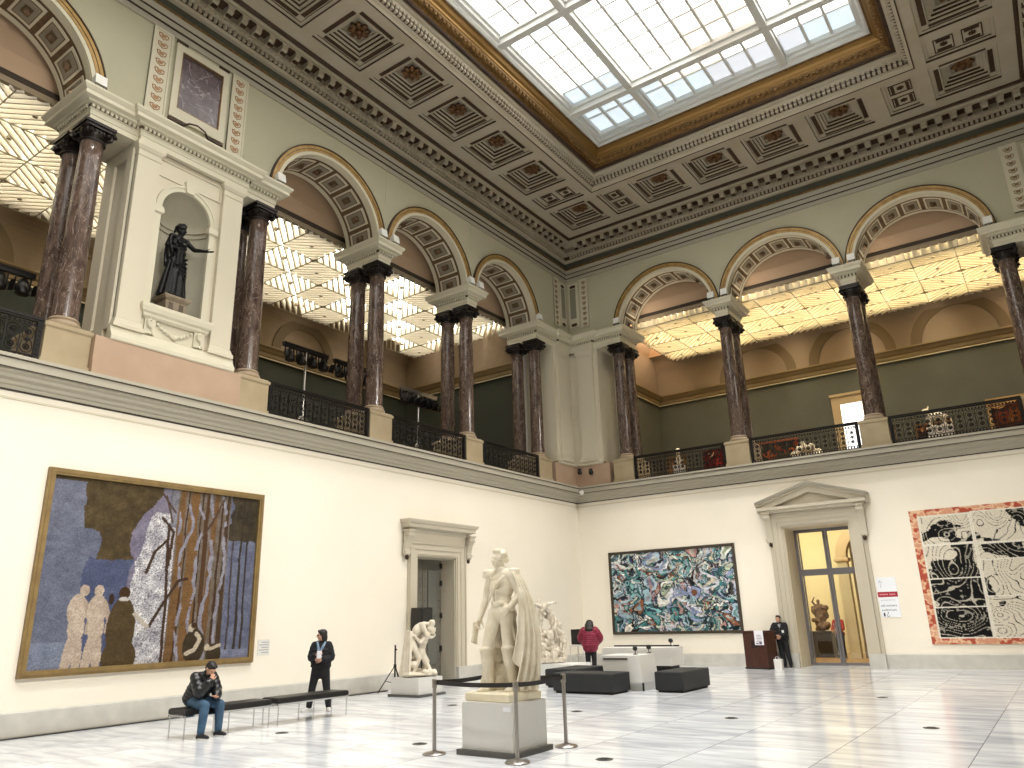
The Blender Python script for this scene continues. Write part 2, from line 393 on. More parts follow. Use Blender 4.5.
def arch(T, c, R0, parent, k):
    ri = R0-.31
    N = 40; A = [PI*i/N for i in range(N+1)]
    P = lambda r, a, d: (c-r*cos(a), d, ZS+r*sin(a))
    mb = MB(T)          # gilded outer band + cream inner band
    for (ra, rb, dd, mi) in ((R0, R0-.035, .10, 2), (R0-.035, R0-.12, .075, 0), (R0-.12, R0-.135, .05, 2), (R0-.135, R0-.21, .06, 0), (R0-.21, ri, .045, 1)):
        mb.loft([[P(ra, a, 0), P(ra, a, dd), P(rb, a, dd), P(rb, a, 0)] for a in A], True, True, mi)
    mb.done('archivolt', [GOLDL, TRIML, BROWN], parent, smooth=40)
    mb = MB(T)
    mb.loft([[P(ri, a, 0), P(ri, a, -TH)] for a in A], False, False, 0)
    for d0, d1 in ((.0, -.2), (-1.28, -TH)):
        mb.loft([[P(ri-.004, a, d0), P(ri-.012, a, (d0)), P(ri-.012, a, d1), P(ri-.004, a, d1)] for a in A], True, True, 1)
    m = 9
    for i in range(m):
        a0 = PI*(i+.10)/m; a1 = PI*(i+.90)/m
        def patch(f, g, lift, mi):
            aa = [a0+(a1-a0)*(f+(1-2*f)*q/4) for q in range(5)]
            d0, d1 = -.3-.88*g, -1.18+.88*g
            mb.loft([[P(ri-lift+.02, a, d0), P(ri-lift, a, d0), P(ri-lift, a, d1), P(ri-lift+.02, a, d1)] for a in aa], True, True, mi)
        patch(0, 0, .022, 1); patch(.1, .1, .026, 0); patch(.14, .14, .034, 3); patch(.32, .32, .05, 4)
        am = (a0+a1)/2
        mb.ell(P(ri-.06, am, -.74), .1, seg=8, mi=0)
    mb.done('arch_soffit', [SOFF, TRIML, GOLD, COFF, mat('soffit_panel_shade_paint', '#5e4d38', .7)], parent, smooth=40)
def spandrel(T, c, R0, half, parent_mb):
    "front, back and top of the wall over one arch"
    ri = R0-.31; N = 36
    for d in (0, -TH):
        prev = None
        for i in range(N+1):
            a = PI*i/N; p = (c-ri*cos(a), d, ZS+ri*sin(a))
            if abs(cos(a)) > .9995: q = (c-math.copysign(half, cos(a)), d, ZS)
            t = (c-half*cos(a) if True else 0, d, ZT)
            # spread the top points evenly so quads stay convex
            t = (c-half*max(-1, min(1, cos(a)*1.0)), d, ZT)
            if prev: parent_mb.face([prev[0], p, t, prev[1]])
            prev = (p, t)
        for sg in (-1, 1):
            parent_mb.face([(c+sg*ri, d, ZS), (c+sg*half, d, ZS), (c+sg*half, d, ZT)])

capm = [CAPM, TRIML]
def make_column():
    t = thing('marble_column', '', 'column')
    mb = MB()
    prof = [(.33, .0), (.345, .03), (.35, .06), (.335, .09), (.30, .11), (.285, .135), (.30, .15), (.31, .17), (.295, .19), (.275, .2), (.27, .22), (.0, .22)]
    mb.lathe(prof, seg=28); mb.done('base', mat('beige_marble_base', '#a5927a', .5), t, smooth=40, local=True)
    mb = MB(); mb.lathe([(.272, .2), (.268, .5)]+[(.268-.033*(k/10)**1.6, .5+4.05*k/10) for k in range(1, 11)]+[(.255, 4.57), (.255, 4.6)], seg=32)
    mb.done('shaft', COLM, t, smooth=60, local=True)
    mb = MB(); mb.lathe([(.24, 4.6), (.25, 4.63), (.27, 4.68), (.30, 4.74), (.31, 4.80), (.29, 4.84)], seg=28)
    mb.lathe([(.265, 4.56), (.285, 4.58), (.285, 4.6), (.265, 4.62)], seg=28)
    mb.box((-.35, -.35, 4.93), (.35, .35, 5.0)); mb.box((-.32, -.32, 4.86), (.32, .32, 4.94))
    for sx in (-1, 1):
        for sy in (-1, 1):      # scrolls of the four corners
            d = Vector((sx, sy, 0)).normalized()
            c = Vector((sx*.25, sy*.25, 4.76))
            n = d.cross(Vector((0, 0, 1)))
            sp = [c+d*(.13*(1-k/15))*cos(k*.75)+Vector((0, 0, 1))*(.13*(1-k/15))*sin(k*.75) for k in range(14)]
            mb.tube(sp, [.05]*8+[.04]*6, 6); mb.cap(c-n*.09, c+n*.09, .05, seg=8)
    for k in range(20):
        a = 2*PI*k/20; mb.ell((.3*cos(a), .3*sin(a), 4.79), (.03, .03, .05), seg=6)
    mb.done('capital', CAPM, t, smooth=40, local=True)
    return t
col0 = make_column(); col_used = [False]
def place_column(T, s, d, label, group):
    p = T(s, d, 7.95); rz = 0 if T is BW else PI/2
    if not col_used[0]:
        col_used[0] = True; col0.location = p; col0.rotation_euler = (0, 0, rz); col0['label'] = label; c = col0
    else: c = dup(col0, p, rz, label)
    c['group'] = group
def pedestal(T, s, label, half=.49):
    p = T(s, -.6, 6.95)
    mb = MB(T); f = .1; b = -TH-.05
    mb.box((s-half, b, 6.9), (s+half, f, 7.12)); mb.box((s-half+.03, b+.03, 7.12), (s+half-.03, f-.03, 7.84)); mb.mould(s-half+.03, s+half-.03, b+.03, f-.03, [(0, 7.8), (.03, 7.84), (.03, 7.9), (-.03, 7.95)])
    tag(mb.done('pedestal', SAND, org=p), label, 'pedestal')

def pier_block(T, s0, s1, d, z0, z1, mb, mi=0): mb.box((s0, -TH, z0), (s1, d, z1), mi)

ORD = ['first', 'second', 'third', 'fourth', 'fifth', 'sixth']
def arcade(T, wallname, walllab, centres, Rs, blocks, piers, side):
    mb = MB(T)
    for c, R in zip(centres, Rs):
        spandrel(T, c, R, R+.005, mb)
    for a, b in blocks:
        mb.box((a, -TH, ZI1), (b, 0, ZT))
    w = mb.done(wallname, UPPER); struct(w, walllab, 'wall')
    for k, (c, R) in enumerate(zip(centres, Rs)): arch(T, c, R, w, k)
    return w
PL = [2.42, 6.995, 11.57, 16.145, 20.70, 25.275]      # column lines of the left arcade
PB = [2.30, 7.03, 11.76, 16.49]                        # column lines of the back arcade
CL = [(a+b)/2 for a, b in ((PL[0], PL[1]), (PL[1], PL[2]), (PL[2], PL[3]), (PL[4], PL[5]))]
aw = arcade(LW, 'wall_left_upper', 'pale sage arcade wall above the left gallery', CL, [RO]*4, [(0, CL[0]-RO), (CL[2]+RO, CL[3]-RO), (CL[3]+RO, LEN)], PL, 'left')
CB = [(a+b)/2 for a, b in zip(PB, PB[1:])]
bw = arcade(BW, 'wall_back_upper', 'pale sage arcade wall above the back gallery', CB, [RO+.08]*3, [(0, CB[0]-RO-.08), (CB[2]+RO+.08, W_)], PB, 'back')
# the plain wall behind everything beyond the visible bays keeps the hall closed
mb = MB(LW); mb.box((29.3, -TH, 6.9), (LEN, 0, ZI1)); struct(mb.done('wall_left_end', UPPER), 'stretch of left upper wall beside the camera, out of frame', 'wall')

# imposts
for k in (1, 2):
    impost(LW, PL[k]-.27, PL[k]+.27, 'impost', '', aw)
for k in (1, 2):
    impost(BW, PB[k]-.25, PB[k]+.25, 'impost', '', bw)
impost(LW, 15.88, 20.96, 'impost', '', aw, extra=(16.86, 19.84))
impost(LW, 25.0, 29.3, 'impost', '', aw)
impost(LW, -.02, PL[0]+.27, 'impost', '', aw, extra=(-.02, 1.2))
impost(BW, -.02, PB[0]+.25, 'impost', '', bw, extra=(-.02, 1.25))
impost(BW, PB[3]-.25, W_, 'impost', '', bw, extra=(PB[3]+1.1, W_))

# columns and their pedestals
def rank(i): return ORD[i]
for i, s in enumerate(PL[:5]):
    nm = ['nearest the far corner', 'second from the far corner', 'third from the far corner', 'just right of the bronze statue niche', 'just left of the bronze statue niche'][i]
    place_column(LW, s, -.28, f'front brown marble column of the left arcade pair {nm}', 'columns of the left arcade')
    place_column(LW, s, -1.16, f'rear brown marble column of the left arcade pair {nm}', 'columns of the left arcade')
    pedestal(LW, s, f'sandstone pedestal of the left arcade columns {nm}')
for i, s in enumerate(PB):
    nm = ['beside the corner pier', 'left of the open gallery doorway', 'in front of the lit gallery doorway', 'at the right edge of the photo'][i]
    place_column(BW, s, -.28, f'front brown marble column of the back arcade pair {nm}', 'columns of the back arcade')
    place_column(BW, s, -1.16, f'rear brown marble column of the back arcade pair {nm}', 'columns of the back arcade')
    pedestal(BW, s, f'sandstone pedestal of the back arcade columns {nm}', half=.475)

# corner pier, both faces : plinth, pilaster, band, strips above
def pilaster(T, s0, s1, d, z0, z1, mb):
    mb.box((s0, -.05, z0+.2), (s1, d, z1-.35))
    mb.mould(s0, s1, -.05, d, [(.07, z0), (.07, z0+.08), (.04, z0+.12), (.02, z0+.2), (0, z0+.22)])
    mb.mould(s0, s1, -.05, d, [(0, z1-.37), (.025, z1-.34), (.0, z1-.31), (.0, z1-.2), (.03, z1-.17), (.07, z1-.1), (.07, z1), (0, z1)])
def strip_ornament(mb, s0, s1, z0, z1, d, mi):
    "raised rinceau of leaves and stems inside a framed strip"
    c = (s0+s1)/2; n = 9; w = (s1-s0)*.5
    for k in range(n):
        z = z0+(z1-z0)*(k+.5)/n; h = (z1-z0)/n*.4
        mb.ell((c, d, z), (w*.35, .012, h*.5), seg=8, mi=mi)
        for q in (-1, 1):
            mb.tube([(c, d, z-h), (c+q*w*.5, d, z-h*.4), (c+q*w*.6, d, z+h*.4), (c+q*w*.2, d, z+h*.6)], .014, 5, mi)
def framed_strip(mb, s0, s1, z0, z1, d):
    f = .05
    mb.box((s0, 0, z0), (s1, d*.6, z1), 0)
    for a, b, e, g in ((s0, s0+f, z0, z1), (s1-f, s1, z0, z1), (s0+f, s1-f, z0, z0+f), (s0+f, s1-f, z1-f, z1)): mb.box((a, 0, e), (b, d, g), 0)
    strip_ornament(mb, s0+f, s1-f, z0+f, z1-f, d*.6+.005, 1)
for T, w, end, nm in ((LW, aw, 1.40, 'left'), (BW, bw, 1.37, 'back')):
    mb = MB(T); mb.box((0, -TH, 7.98), (end, 0, 12.97)); mb.box((end, -TH-.3, 6.9), (end+.55, -TH-.02, 12.97)); pilaster(T, .42, 1.18, .12, 8.0, 12.95, mb)
    mb.box((0, 0, 10.55), (.4, .03, 10.62)); mb.box((0, 0, 10.4), (.4, .02, 10.46))
    mb.done('corner_pier', PIL, w)
    mb = MB(T); mb.box((0, -TH, 6.9), (end+.3, .08, 7.88)); mb.done('pier_plinth', PINK, w)
    mb = MB(T); mb.sweep([(0, 7.86), (.12, 7.86), (.16, 7.9), (.16, 7.96), (.1, 8.03), (0, 8.03)], 0, end); mb.done('plinth_cap', TRIML, w)
    mb = MB(T); framed_strip(mb, .72, 1.12, 14.05, 16.40, .05); mb.box((.12, 0, 14.2), (.62, .03, 16.3), 0); mb.box((.2, .03, 14.6), (.5, .036, 16.05), 2)
    for zz in (14.3, 16.15): mb.ell((.36, .03, zz), (.16, .03, .08), seg=8, mi=3)
    mb.done('corner_panel', [TRIML, mat('rinceau_ornament_paint', '#8a7150', .6), mat('grey_panel_paint', '#8f8b7c', .7), BROWN], w)

# niche bay on the left
n0, n1 = 16.62, 20.22; nc = 18.42; nr = .65; nz0, nzs = 9.0, 11.55
mb = MB(LW); q0, q1 = 16.95, 19.82; dN = .0
mb.box((q0, -TH, 8.0), (nc-nr, dN, 12.97)); mb.box((nc+nr, -TH, 8.0), (q1, dN, 12.97)); mb.box((nc-nr, -TH, 8.0), (nc+nr, dN, nz0))
N = 24
arcp = [(nc-nr*cos(PI*i/N), nzs+nr*sin(PI*i/N)) for i in range(N+1)]
for i in range(N):
    (a, za), (b, zb) = arcp[i], arcp[i+1]
    mb.loft([[(a, dN, za), (b, dN, zb), (b, dN, 12.97), (a, dN, 12.97)], [(a, -TH, za), (b, -TH, zb), (b, -TH, 12.97), (a, -TH, 12.97)]])
pilaster(LW, q0, q0+.56, .12, 8.2, 12.95, mb); pilaster(LW, q1-.56, q1, .12, 8.2, 12.95, mb)
mb.box((nc-.86, 0, 12.36), (nc+.86, .03, 12.42)); 
for a, b in ((nc-.9, nc-.85), (nc+.85, nc+.9)): mb.box((a, 0, 12.36), (b, .03, 12.85))
mb.box((nc-.9, 0, 12.8), (nc+.9, .03, 12.85))
for a, b in ((q1, q1+.06), (q0-.06, q0)):
    mb.box((a, -1.30, 8.2), (b, -.85, 12.97)); mb.box((a, -.30, 8.2), (b, -.04, 12.97)); mb.box((a, -.849, 12.6), (b-.002, -.301, 12.97)); mb.box((a, -.849, 8.0), (b-.002, -.301, 8.3))
mb.done('niche_bay_wall', PIL, aw)
mb = MB(LW)    # niche hollow : half cylinder and quarter dome
H = 20
prof = [(nz0, 1.), (nzs, 1.)]+[(nzs+nr*sin(a), cos(a)) for a in [PI/2*k/10 for k in range(1, 11)]]
mb.loft([[(nc-nr*f*cos(PI*i/H), -.02-nr*f*sin(PI*i/H)*.95, z) for i in range(H+1)] for z, f in [(z, max(f, .001)) for z, f in prof]], False, False)
mb.face([(nc-nr, 0, nz0), (nc+nr, 0, nz0), (nc+nr, -.7, nz0), (nc-nr, -.7, nz0)])
for zz, hh in ((nzs-.08, .05), (nzs-.24, .03)):
    mb.loft([[(nc-(nr-e)*cos(PI*i/H), -.02-(nr-e)*sin(PI*i/H)*.95, z) for i in range(H+1)] for z, e in ((zz-hh, 0), (zz-hh, .04), (zz+hh, .05), (zz+hh, 0))], False, False)
mb.done('niche', mat('niche_paint', '#b0aa97', .7), aw, smooth=40)
mb = MB(LW)
for ra, rb, dd in ((nr+.16, nr+.10, .07), (nr+.10, nr, .05)):
    A = [PI*i/N for i in range(N+1)]
    mb.loft([[(nc-ra*cos(a), 0, nzs+ra*sin(a)), (nc-ra*cos(a), dd, nzs+ra*sin(a)), (nc-rb*cos(a), dd, nzs+rb*sin(a)), (nc-rb*cos(a), 0, nzs+rb*sin(a))] for a in A])
for q in (-1, 1):
    a, b = sorted((nc+q*nr, nc+q*(nr+.16))); mb.box((a, 0, nz0), (b, .05, nzs-.2)); mb.mould(a, b, 0, .05, [(0, nzs-.22), (.05, nzs-.18), (.05, nzs-.08), (.02, nzs), (0, nzs)])
mb.prism([(nc-.1, 0, nzs+nr-.02), (nc+.1, 0, nzs+nr-.02), (nc+.14, 0, nzs+nr+.28), (nc-.14, 0, nzs+nr+.28)], (0, .12, 0))
mb.mould(nc-.78, nc+.78, 0, .12, [(0, 8.62), (.05, 8.66), (.05, 8.72), (.1, 8.76), (.13, 8.86), (.13, 8.94), (0, 9.0)])
mb.box((nc-.8, 0, 8.2), (nc+.8, .05, 8.64))
for q in (-1, 1):      # scroll brackets under the ledge
    s = nc+q*.62; mb.box((s-.13, .05, 8.25), (s+.13, .12, 8.62)); mb.tube([(s, .13, 8.6), (s+.07, .17, 8.54), (s+.05, .16, 8.44), (s-.04, .14, 8.4), (s-.05, .13, 8.3), (s, .12, 8.25)], .04, 6)
for k in range(11):    # swag of leaves
    t = -1+2*k/10; mb.ell((nc+t*.42, .08, 8.36+.19*t*t), (.05, .035, .045), seg=8)
mb.ell((nc, .09, 8.34), (.09, .04, .07), seg=8)
mb.done('niche_surround', TRIML, aw)
mb = MB(LW); mb.box((n0, -TH, 6.9), (n1, .2, 7.86)); mb.box((n0, .2, 6.9), (n1, .225, 7.3)); mb.done('niche_plinth', PINK, aw)
mb = MB(LW); mb.sweep([(0, 7.85), (.22, 7.85), (.24, 7.88), (.24, 7.95), (.16, 8.08), (.12, 8.2), (0, 8.2)], q0-.1, q1+.1); mb.done('plinth_cap', TRIML, aw)
mb = MB(LW)     # marble panel over the niche
framed_strip(mb, 17.05, 17.55, 13.95, 16.42, .06); framed_strip(mb, 19.30, 19.82, 13.95, 16.42, .06)
for a, b, e, g in ((17.66, 17.83, 14.1, 16.3), (19.03, 19.2, 14.1, 16.3), (17.83, 19.03, 14.1, 14.4), (17.83, 19.03, 16.12, 16.3)): mb.box((a, 0, e), (b, .07, g), 0)
for a in (17.66, 18.9): mb.box((a, .0, 16.3), (a+.3, .05, 16.42), 3)
for a, b, e, g in ((17.83, 17.86, 14.4, 16.12), (19.0, 19.03, 14.4, 16.12), (17.83, 19.03, 14.4, 14.43), (17.83, 19.03, 16.09, 16.12)): mb.box((a, 0, e), (b, .06, g), 2)
mb.box((17.86, 0, 14.43), (19.0, .03, 16.09), 4)
mb.box((17.83, .03, 15.98), (18.12, .045, 16.12), 3); mb.box((18.12, .03, 16.02), (18.74, .045, 16.12), 3); mb.box((18.74, .03, 15.98), (19.03, .045, 16.12), 3)
for a, b in ((17.66, 18.1), (18.76, 19.2)): mb.box((a, 0, 14.0), (b, .06, 14.06), 3)
mb.tube([(18.1, .05, 14.03), (18.2, .06, 14.14), (18.42, .06, 14.2), (18.64, .06, 14.14), (18.76, .05, 14.03)], .03, 6, 3)
mb.done('marble_panel', [TRIML, mat('ochre_rinceau_paint', '#a9805a', .6), GOLD, BROWN, PANM], aw)
# pier strips at the far right end of the back wall
mb = MB(BW); framed_strip(mb, 17.0, 17.5, 13.95, 16.42, .06); mb.box((17.62, 0, 14.1), (18.6, .05, 16.3), 0); mb.done('corner_panel', [TRIML, mat('rinceau_ornament_paint', '#8a7150', .6)], bw)
mb = MB(BW); mb.box((PB[3]+.55, -TH, 6.9), (W_, .1, 12.97)); mb.done('corner_pier', PIL, bw)

# ------------------------------------------------------------------ ceiling
RING = (0, W_, -LEN, 0)
def ring(mb, prof, mi=0): mb.mould(*RING, [(-d, z) for d, z in prof], mi, cap=False)
mb = MB()
ring(mb, [(-.05, 16.43), (.05, 16.43), (.05, 16.6), (.09, 16.61), (.09, 16.78), (.12, 16.80), (.15, 16.9), (.15, 16.97), (.0, 17.0)], 0)
for z in (16.6, 16.79): ring(mb, [(.0, z-.012), (.10 if z < 16.7 else .13, z-.012), (.10 if z < 16.7 else .13, z+.008), (0, z+.008)], 1)
ring(mb, [(0, 16.99), (.13, 17.0), (.15, 17.04), (.12, 17.09), (0, 17.1)], 2)
struct(mb.done('trim_3', [TRIM, DARKLINE, GOLD]), 'stepped architrave with gilded bead under the ceiling frieze', 'moulding')
mb = MB(); ring(mb, [(.02, 17.09), (.04, 17.1), (.04, 17.42)]); struct(mb.done('trim_4', FRIEZE), 'slate green frieze band below the ceiling cornice', 'moulding')
SIDES = ((LW, 0.7, 31.), (BW, 0.7, W_-.7), (RW, 0.7, 14.))
mb = MB()
ring(mb, [(0, 17.36), (.17, 17.36), (.2, 17.42), (.2, 17.45)], 0); ring(mb, [(.2, 17.45), (.2, 17.62)], 1); ring(mb, [(.2, 17.62), (.29, 17.64), (.31, 17.72), (.31, 17.78)], 0); ring(mb, [(.31, 17.78), (.31, 17.98)], 2); ring(mb, [(.31, 17.98), (.6, 17.98), (.6, 18.06), (.64, 18.1), (.64, 18.21), (.3, 18.22)], 0)
for T, a, b in SIDES:
    mb.T = T; n = int((b-a+.4)/.15)
    for i in range(n):
        s = a-.3+(b-a+.6)*(i+.5)/n; mb.box((s-.045, .18, 17.47), (s+.045, .27, 17.6), 0)
        mb.ell((s, .31, 17.68), (.055, .035, .045), seg=6, mi=0)
    n = int((b-a)/.45)
    for i in range(n):
        s = a+(b-a)*(i+.5)/n
        mb.prism([(s-.09, .3, 17.75), (s-.09, .40, 17.74), (s-.09, .55, 17.83), (s-.09, .57, 17.975), (s-.09, .3, 17.975)], (.18, 0, 0), 0)
        mb.box((s-.075, .41, 17.70), (s+.075, .5, 17.76), 1)
        mb.box((s+.12, .32, 17.93), (s+.33, .585, 17.976), 1)
mb.T = ID; ring(mb, [(.64, 18.14), (.70, 18.13), (.76, 18.16), (.76, 18.2)], 1)
struct(mb.done('trim_5', [CEIL, BROWN, COFF]), 'ceiling cornice with dentils and brown backed modillions', 'moulding')

DI = 3.48
coffers = []      # x0,y0,x1,y1, kind
a0, a1 = 1.24, 3.14
for x in (a0, W_-a1): coffers.append((x, -a1, x+a1-a0, -a0, 'sq'))
bx = [4.93+2.285*k for k in range(4)]
for x in bx: coffers.append((x, -a1, x+1.93, -a0, 'sq'))
coffers.append((3.5, -a1, 4.55, -a0, 'sm')); coffers.append((W_-4.55, -a1, W_-3.5, -a0, 'sm'))
for side in (0, 1):
    X0 = a0 if side == 0 else W_-a1
    coffers.append((X0, -4.5, X0+a1-a0, -3.48, 'sml'))
    for k in range(12): coffers.append((X0, -(4.9+2.284*k)-1.9, X0+a1-a0, -(4.9+2.284*k), 'sq'))
xs = sorted({0.6, DI, W_-DI, W_-.6}|{c[0] for c in coffers}|{c[2] for c in coffers})
ys = sorted({-.6, -DI, -LEN+DI, -LEN+.6}|{c[1] for c in coffers}|{c[3] for c in coffers})
mb = MB()
for i in range(len(xs)-1):
    for j in range(len(ys)-1):
        mx, my = (xs[i]+xs[i+1])/2, (ys[j]+ys[j+1])/2
        if DI < mx < W_-DI and -LEN+DI < my < -DI: continue
        if any(c[0] < mx < c[2] and c[1] < my < c[3] for c in coffers): continue
        mb.face([(xs[i], ys[j], 18.2), (xs[i+1], ys[j], 18.2), (xs[i+1], ys[j+1], 18.2), (xs[i], ys[j+1], 18.2)])
ceil_ = mb.done('ceiling', CEIL, recalc=False); struct(ceil_, 'coffered beige ceiling framing the skylight', 'ceiling')
def flower(mb, c, r, mi=0):
    mb.ell(c, (r*.34, r*.34, r*.4), seg=10, mi=mi)
    for k in range(8):
        a = 2*PI*k/8; m = Matrix.Rotation(a, 3, 'Z')
        mb.ell((c[0]+r*.62*cos(a), c[1]+r*.62*sin(a), c[2]+.03), (r*.4, r*.26, r*.22), m, 8, mi)
rosette_me = None
for (x0, y0, x1, y1, kd) in coffers:
    mb = MB(); cx, cy = (x0+x1)/2, (y0+y1)/2
    def st(prof, mi): mb.mould(x0, x1, y0, y1, [(-o, z) for o, z in prof], mi, cap=False)
    st([(0, 18.2), (0, 18.3)], 1); st([(0, 18.27), (.1, 18.27)], 0); st([(.1, 18.27), (.1, 18.31)], 1); st([(.1, 18.31), (.13, 18.31)], 0)
    if kd == 'sq':
        st([(.13, 18.31), (.27, 18.31)], 1)
        st([(.27, 18.31), (.30, 18.28), (.33, 18.31), (.33, 18.34)], 0); st([(.33, 18.34), (.33, 18.4)], 1); st([(.33, 18.4), (.42, 18.4)], 0); st([(.42, 18.4), (.42, 18.48)], 1); st([(.42, 18.48), (.5, 18.48)], 0); st([(.5, 18.48), (.5, 18.56)], 1); st([(.5, 18.56), (.58, 18.56), (.58, 18.62)], 0)
        mb.box((x0+.58, y0+.58, 18.62), (x1-.58, y1-.58, 18.63), 2)
        for q in (0, 1, 2, 3):        # corner blocks that break the dark strip into four bars
            sx = x0+.2 if q in (0, 3) else x1-.2; sy = y0+.2 if q < 2 else y1-.2
            mb.box((sx-.1, sy-.1, 18.295), (sx+.1, sy+.1, 18.312), 0)
        o = mb.done('coffer', [CEIL, BROWN, COFF], ceil_, org=(cx, cy, 18.2))
        if rosette_me is None:
            f = MB(); flower(f, (0, 0, .33), .34); r = f.done('rosette', mat('gilt_brown_rosette', '#4f3420', .5, .3, col2='#7a5830', scale=7), o, local=True, smooth=60); rosette_me = r.data
        else:
            r = bpy.data.objects.new('rosette', rosette_me); C.objects.link(r); r.parent = o
    else:
        mb.box((x0+.13, y0+.13, 18.31), (x1-.13, y1-.13, 18.33), 0)
        ln = (y1-y0) > (x1-x0)
        for q in (-1, 1):
            px, py = (cx, cy+q*(y1-y0)*.2) if ln else (cx+q*(x1-x0)*.2, cy)
            hw, hh = ((x1-x0)*.3, (y1-y0)*.13) if ln else ((x1-x0)*.13, (y1-y0)*.3)
            mb.mould(px-hw-.03, px+hw+.03, py-hh-.03, py+hh+.03, [(0, 18.31), (0, 18.29), (-.035, 18.29), (-.035, 18.31)], 1, cap=False)
            for e in (-1, 1):
                ex, ey = px+e*hw*.72, py
                if ln: mb.box((ex-.05, ey-hh*.8, 18.28), (ex+.05, ey+hh*.8, 18.32), 1)
                else: mb.box((px-hw*.8, py+e*hh*.72-.05, 18.28), (px+hw*.8, py+e*hh*.72+.05, 18.32), 1)
            flower(mb, (px, py, 18.28), .12, 1)
        mb.done('coffer', [CEIL, BROWN, COFF], ceil_, org=(cx, cy, 18.2))
# egg and dart band, gilded frame
mb = MB()
ring(mb, [(DI-.02, 18.2), (DI-.02, 18.185), (DI+.02, 18.185), (DI+.02, 18.2)], 1)
ring(mb, [(DI+.02, 18.2), (DI+.06, 18.26), (DI+.12, 18.3), (DI+.12, 18.38)], 0)
ring(mb, [(DI+.12, 18.38), (DI+.2, 18.42), (DI+.22, 18.56)], 1)
ring(mb, [(DI+.22, 18.56), (DI+.27, 18.58), (DI+.27, 18.66), (DI+.36, 18.7), (DI+.37, 18.8)], 0)
SIDE2 = ((LW, DI+.1, 29.), (BW, DI+.1, W_-DI-.1), (RW, DI+.1, 14.))
for T, a, b in SIDE2:
    mb.T = T; n = int((b-a)/.155)
    for i in range(n):
        s = a+(b-a)*(i+.5)/n; mb.box((s-.045, DI+.12, 18.385), (s+.045, DI+.235, 18.475), 0); mb.box((s-.045, DI+.2, 18.5), (s+.045, DI+.27, 18.58), 0)
mb.done('egg_and_dart_band', [CEIL, BROWN, COFF], ceil_)
mb = MB(); g = DI+.37
ring(mb, [(g, 18.79), (g+.02, 18.77), (g+.1, 18.79), (g+.12, 18.86)], 1)
ring(mb, [(g+.12, 18.86), (g+.14, 18.9), (g+.17, 18.94), (g+.2, 18.97)], 0)
ring(mb, [(g+.2, 18.97), (g+.26, 18.98), (g+.32, 19.06), (g+.33, 19.12)], 2)
ring(mb, [(g+.33, 19.12), (g+.36, 19.14), (g+.38, 19.2), (g+.45, 19.26), (g+.5, 19.36)], 3); ring(mb, [(g+.5, 19.36), (g+.56, 19.38), (g+.57, 19.45)], 0)  # cove in lighter gilt, the skylight's highlight put into its colour
for T, a, b in SIDE2:
    mb.T = T; a += .5; b -= .5; n = int((b-a)/.2)
    for i in range(n):
        s = a+(b-a)*(i+.5)/n
        mb.ell((s, g+.25, 18.985), (.09, .075, .06), seg=6, mi=2); mb.ell((s+(b-a)/n/2, g+.3, 19.02), (.04, .05, .05), seg=6, mi=0)
mb.done('gilded_skylight_frame', [GOLD, BROWN, mat('dark_gilt_leaf', '#6e5230', .5, .35, col2='#93713f', scale=14, bump=.4, bscale=40), mat('highlit_gilt_cove', '#947240', .35, .6)], ceil_)

# ------------------------------------------------------------------ skylight
S0 = g+.57; SX0, SX1, SY1, SY0 = S0, W_-S0, -S0, -LEN+S0
mb = MB()
mb.mould(*RING, [(-S0, 19.40), (-S0-.05, 19.38), (-S0-.12, 19.45), (-S0-.12, 19.52), (-S0-.22, 19.54), (-S0-.22, 19.66), (-S0-.3, 19.68), (-S0-.3, 19.95)], cap=False)
BX = [6.95, 11.66]; BY = [-6.63-4.46*k for k in range(6)]
for x in BX: mb.box((x-.12, SY0, 19.435), (x+.12, SY1, 19.79)); mb.box((x-.17, SY0, 19.635), (x+.17, SY1, 19.785))
for y in BY: mb.box((SX0, y-.12, 19.42), (SX1, y+.12, 19.8)); mb.box((SX0, y-.2, 19.62), (SX1, y+.2, 19.8))
sky_ = mb.done('window_1', SKF); struct(sky_, 'large white framed skylight in the ceiling', 'window')
mb = MB()
for a, b, n in ((SX0+.3, BX[0]-.17, 3), (BX[0]+.17, BX[1]-.17, 6), (BX[1]+.17, SX1-.3, 3)):
    for i in range(1, n):
        x = a+(b-a)*i/n; mb.box((x-.045, SY0, 19.74), (x+.045, SY1, 19.86))
yy = [SY1-.3]+BY+[SY0+.3]
rows = []
for a, b in zip(yy, yy[1:]):
    n = max(2, round(abs(b-a)/.93)); 
    for i in range(n):
        rows.append((a+(b-a)*i/n, a+(b-a)*(i+1)/n))
        if i: y = a+(b-a)*i/n; mb.box((SX0, y-.032, 19.80), (SX1, y+.032, 19.86))
mb.done('glazing_bars', SKF, sky_)
PW = emis('white_sky_pane', '#fffdf8', SKY_E); PB_ = emis('blue_sky_pane', '#c8dcea', SKY_B); PP = emis('peach_sky_pane', '#fff0e0', SKY_P)
PG = emis('cloud_grey_sky_pane', '#ccd2de', SKY_B*.95)
mb = MB(); rnd = random.Random(3)
cols = []
for a, b, n in ((SX0+.3, BX[0], 3), (BX[0], BX[1], 6), (BX[1], SX1-.3, 3)):
    cols += [(a+(b-a)*i/n, a+(b-a)*(i+1)/n) for i in range(n)]
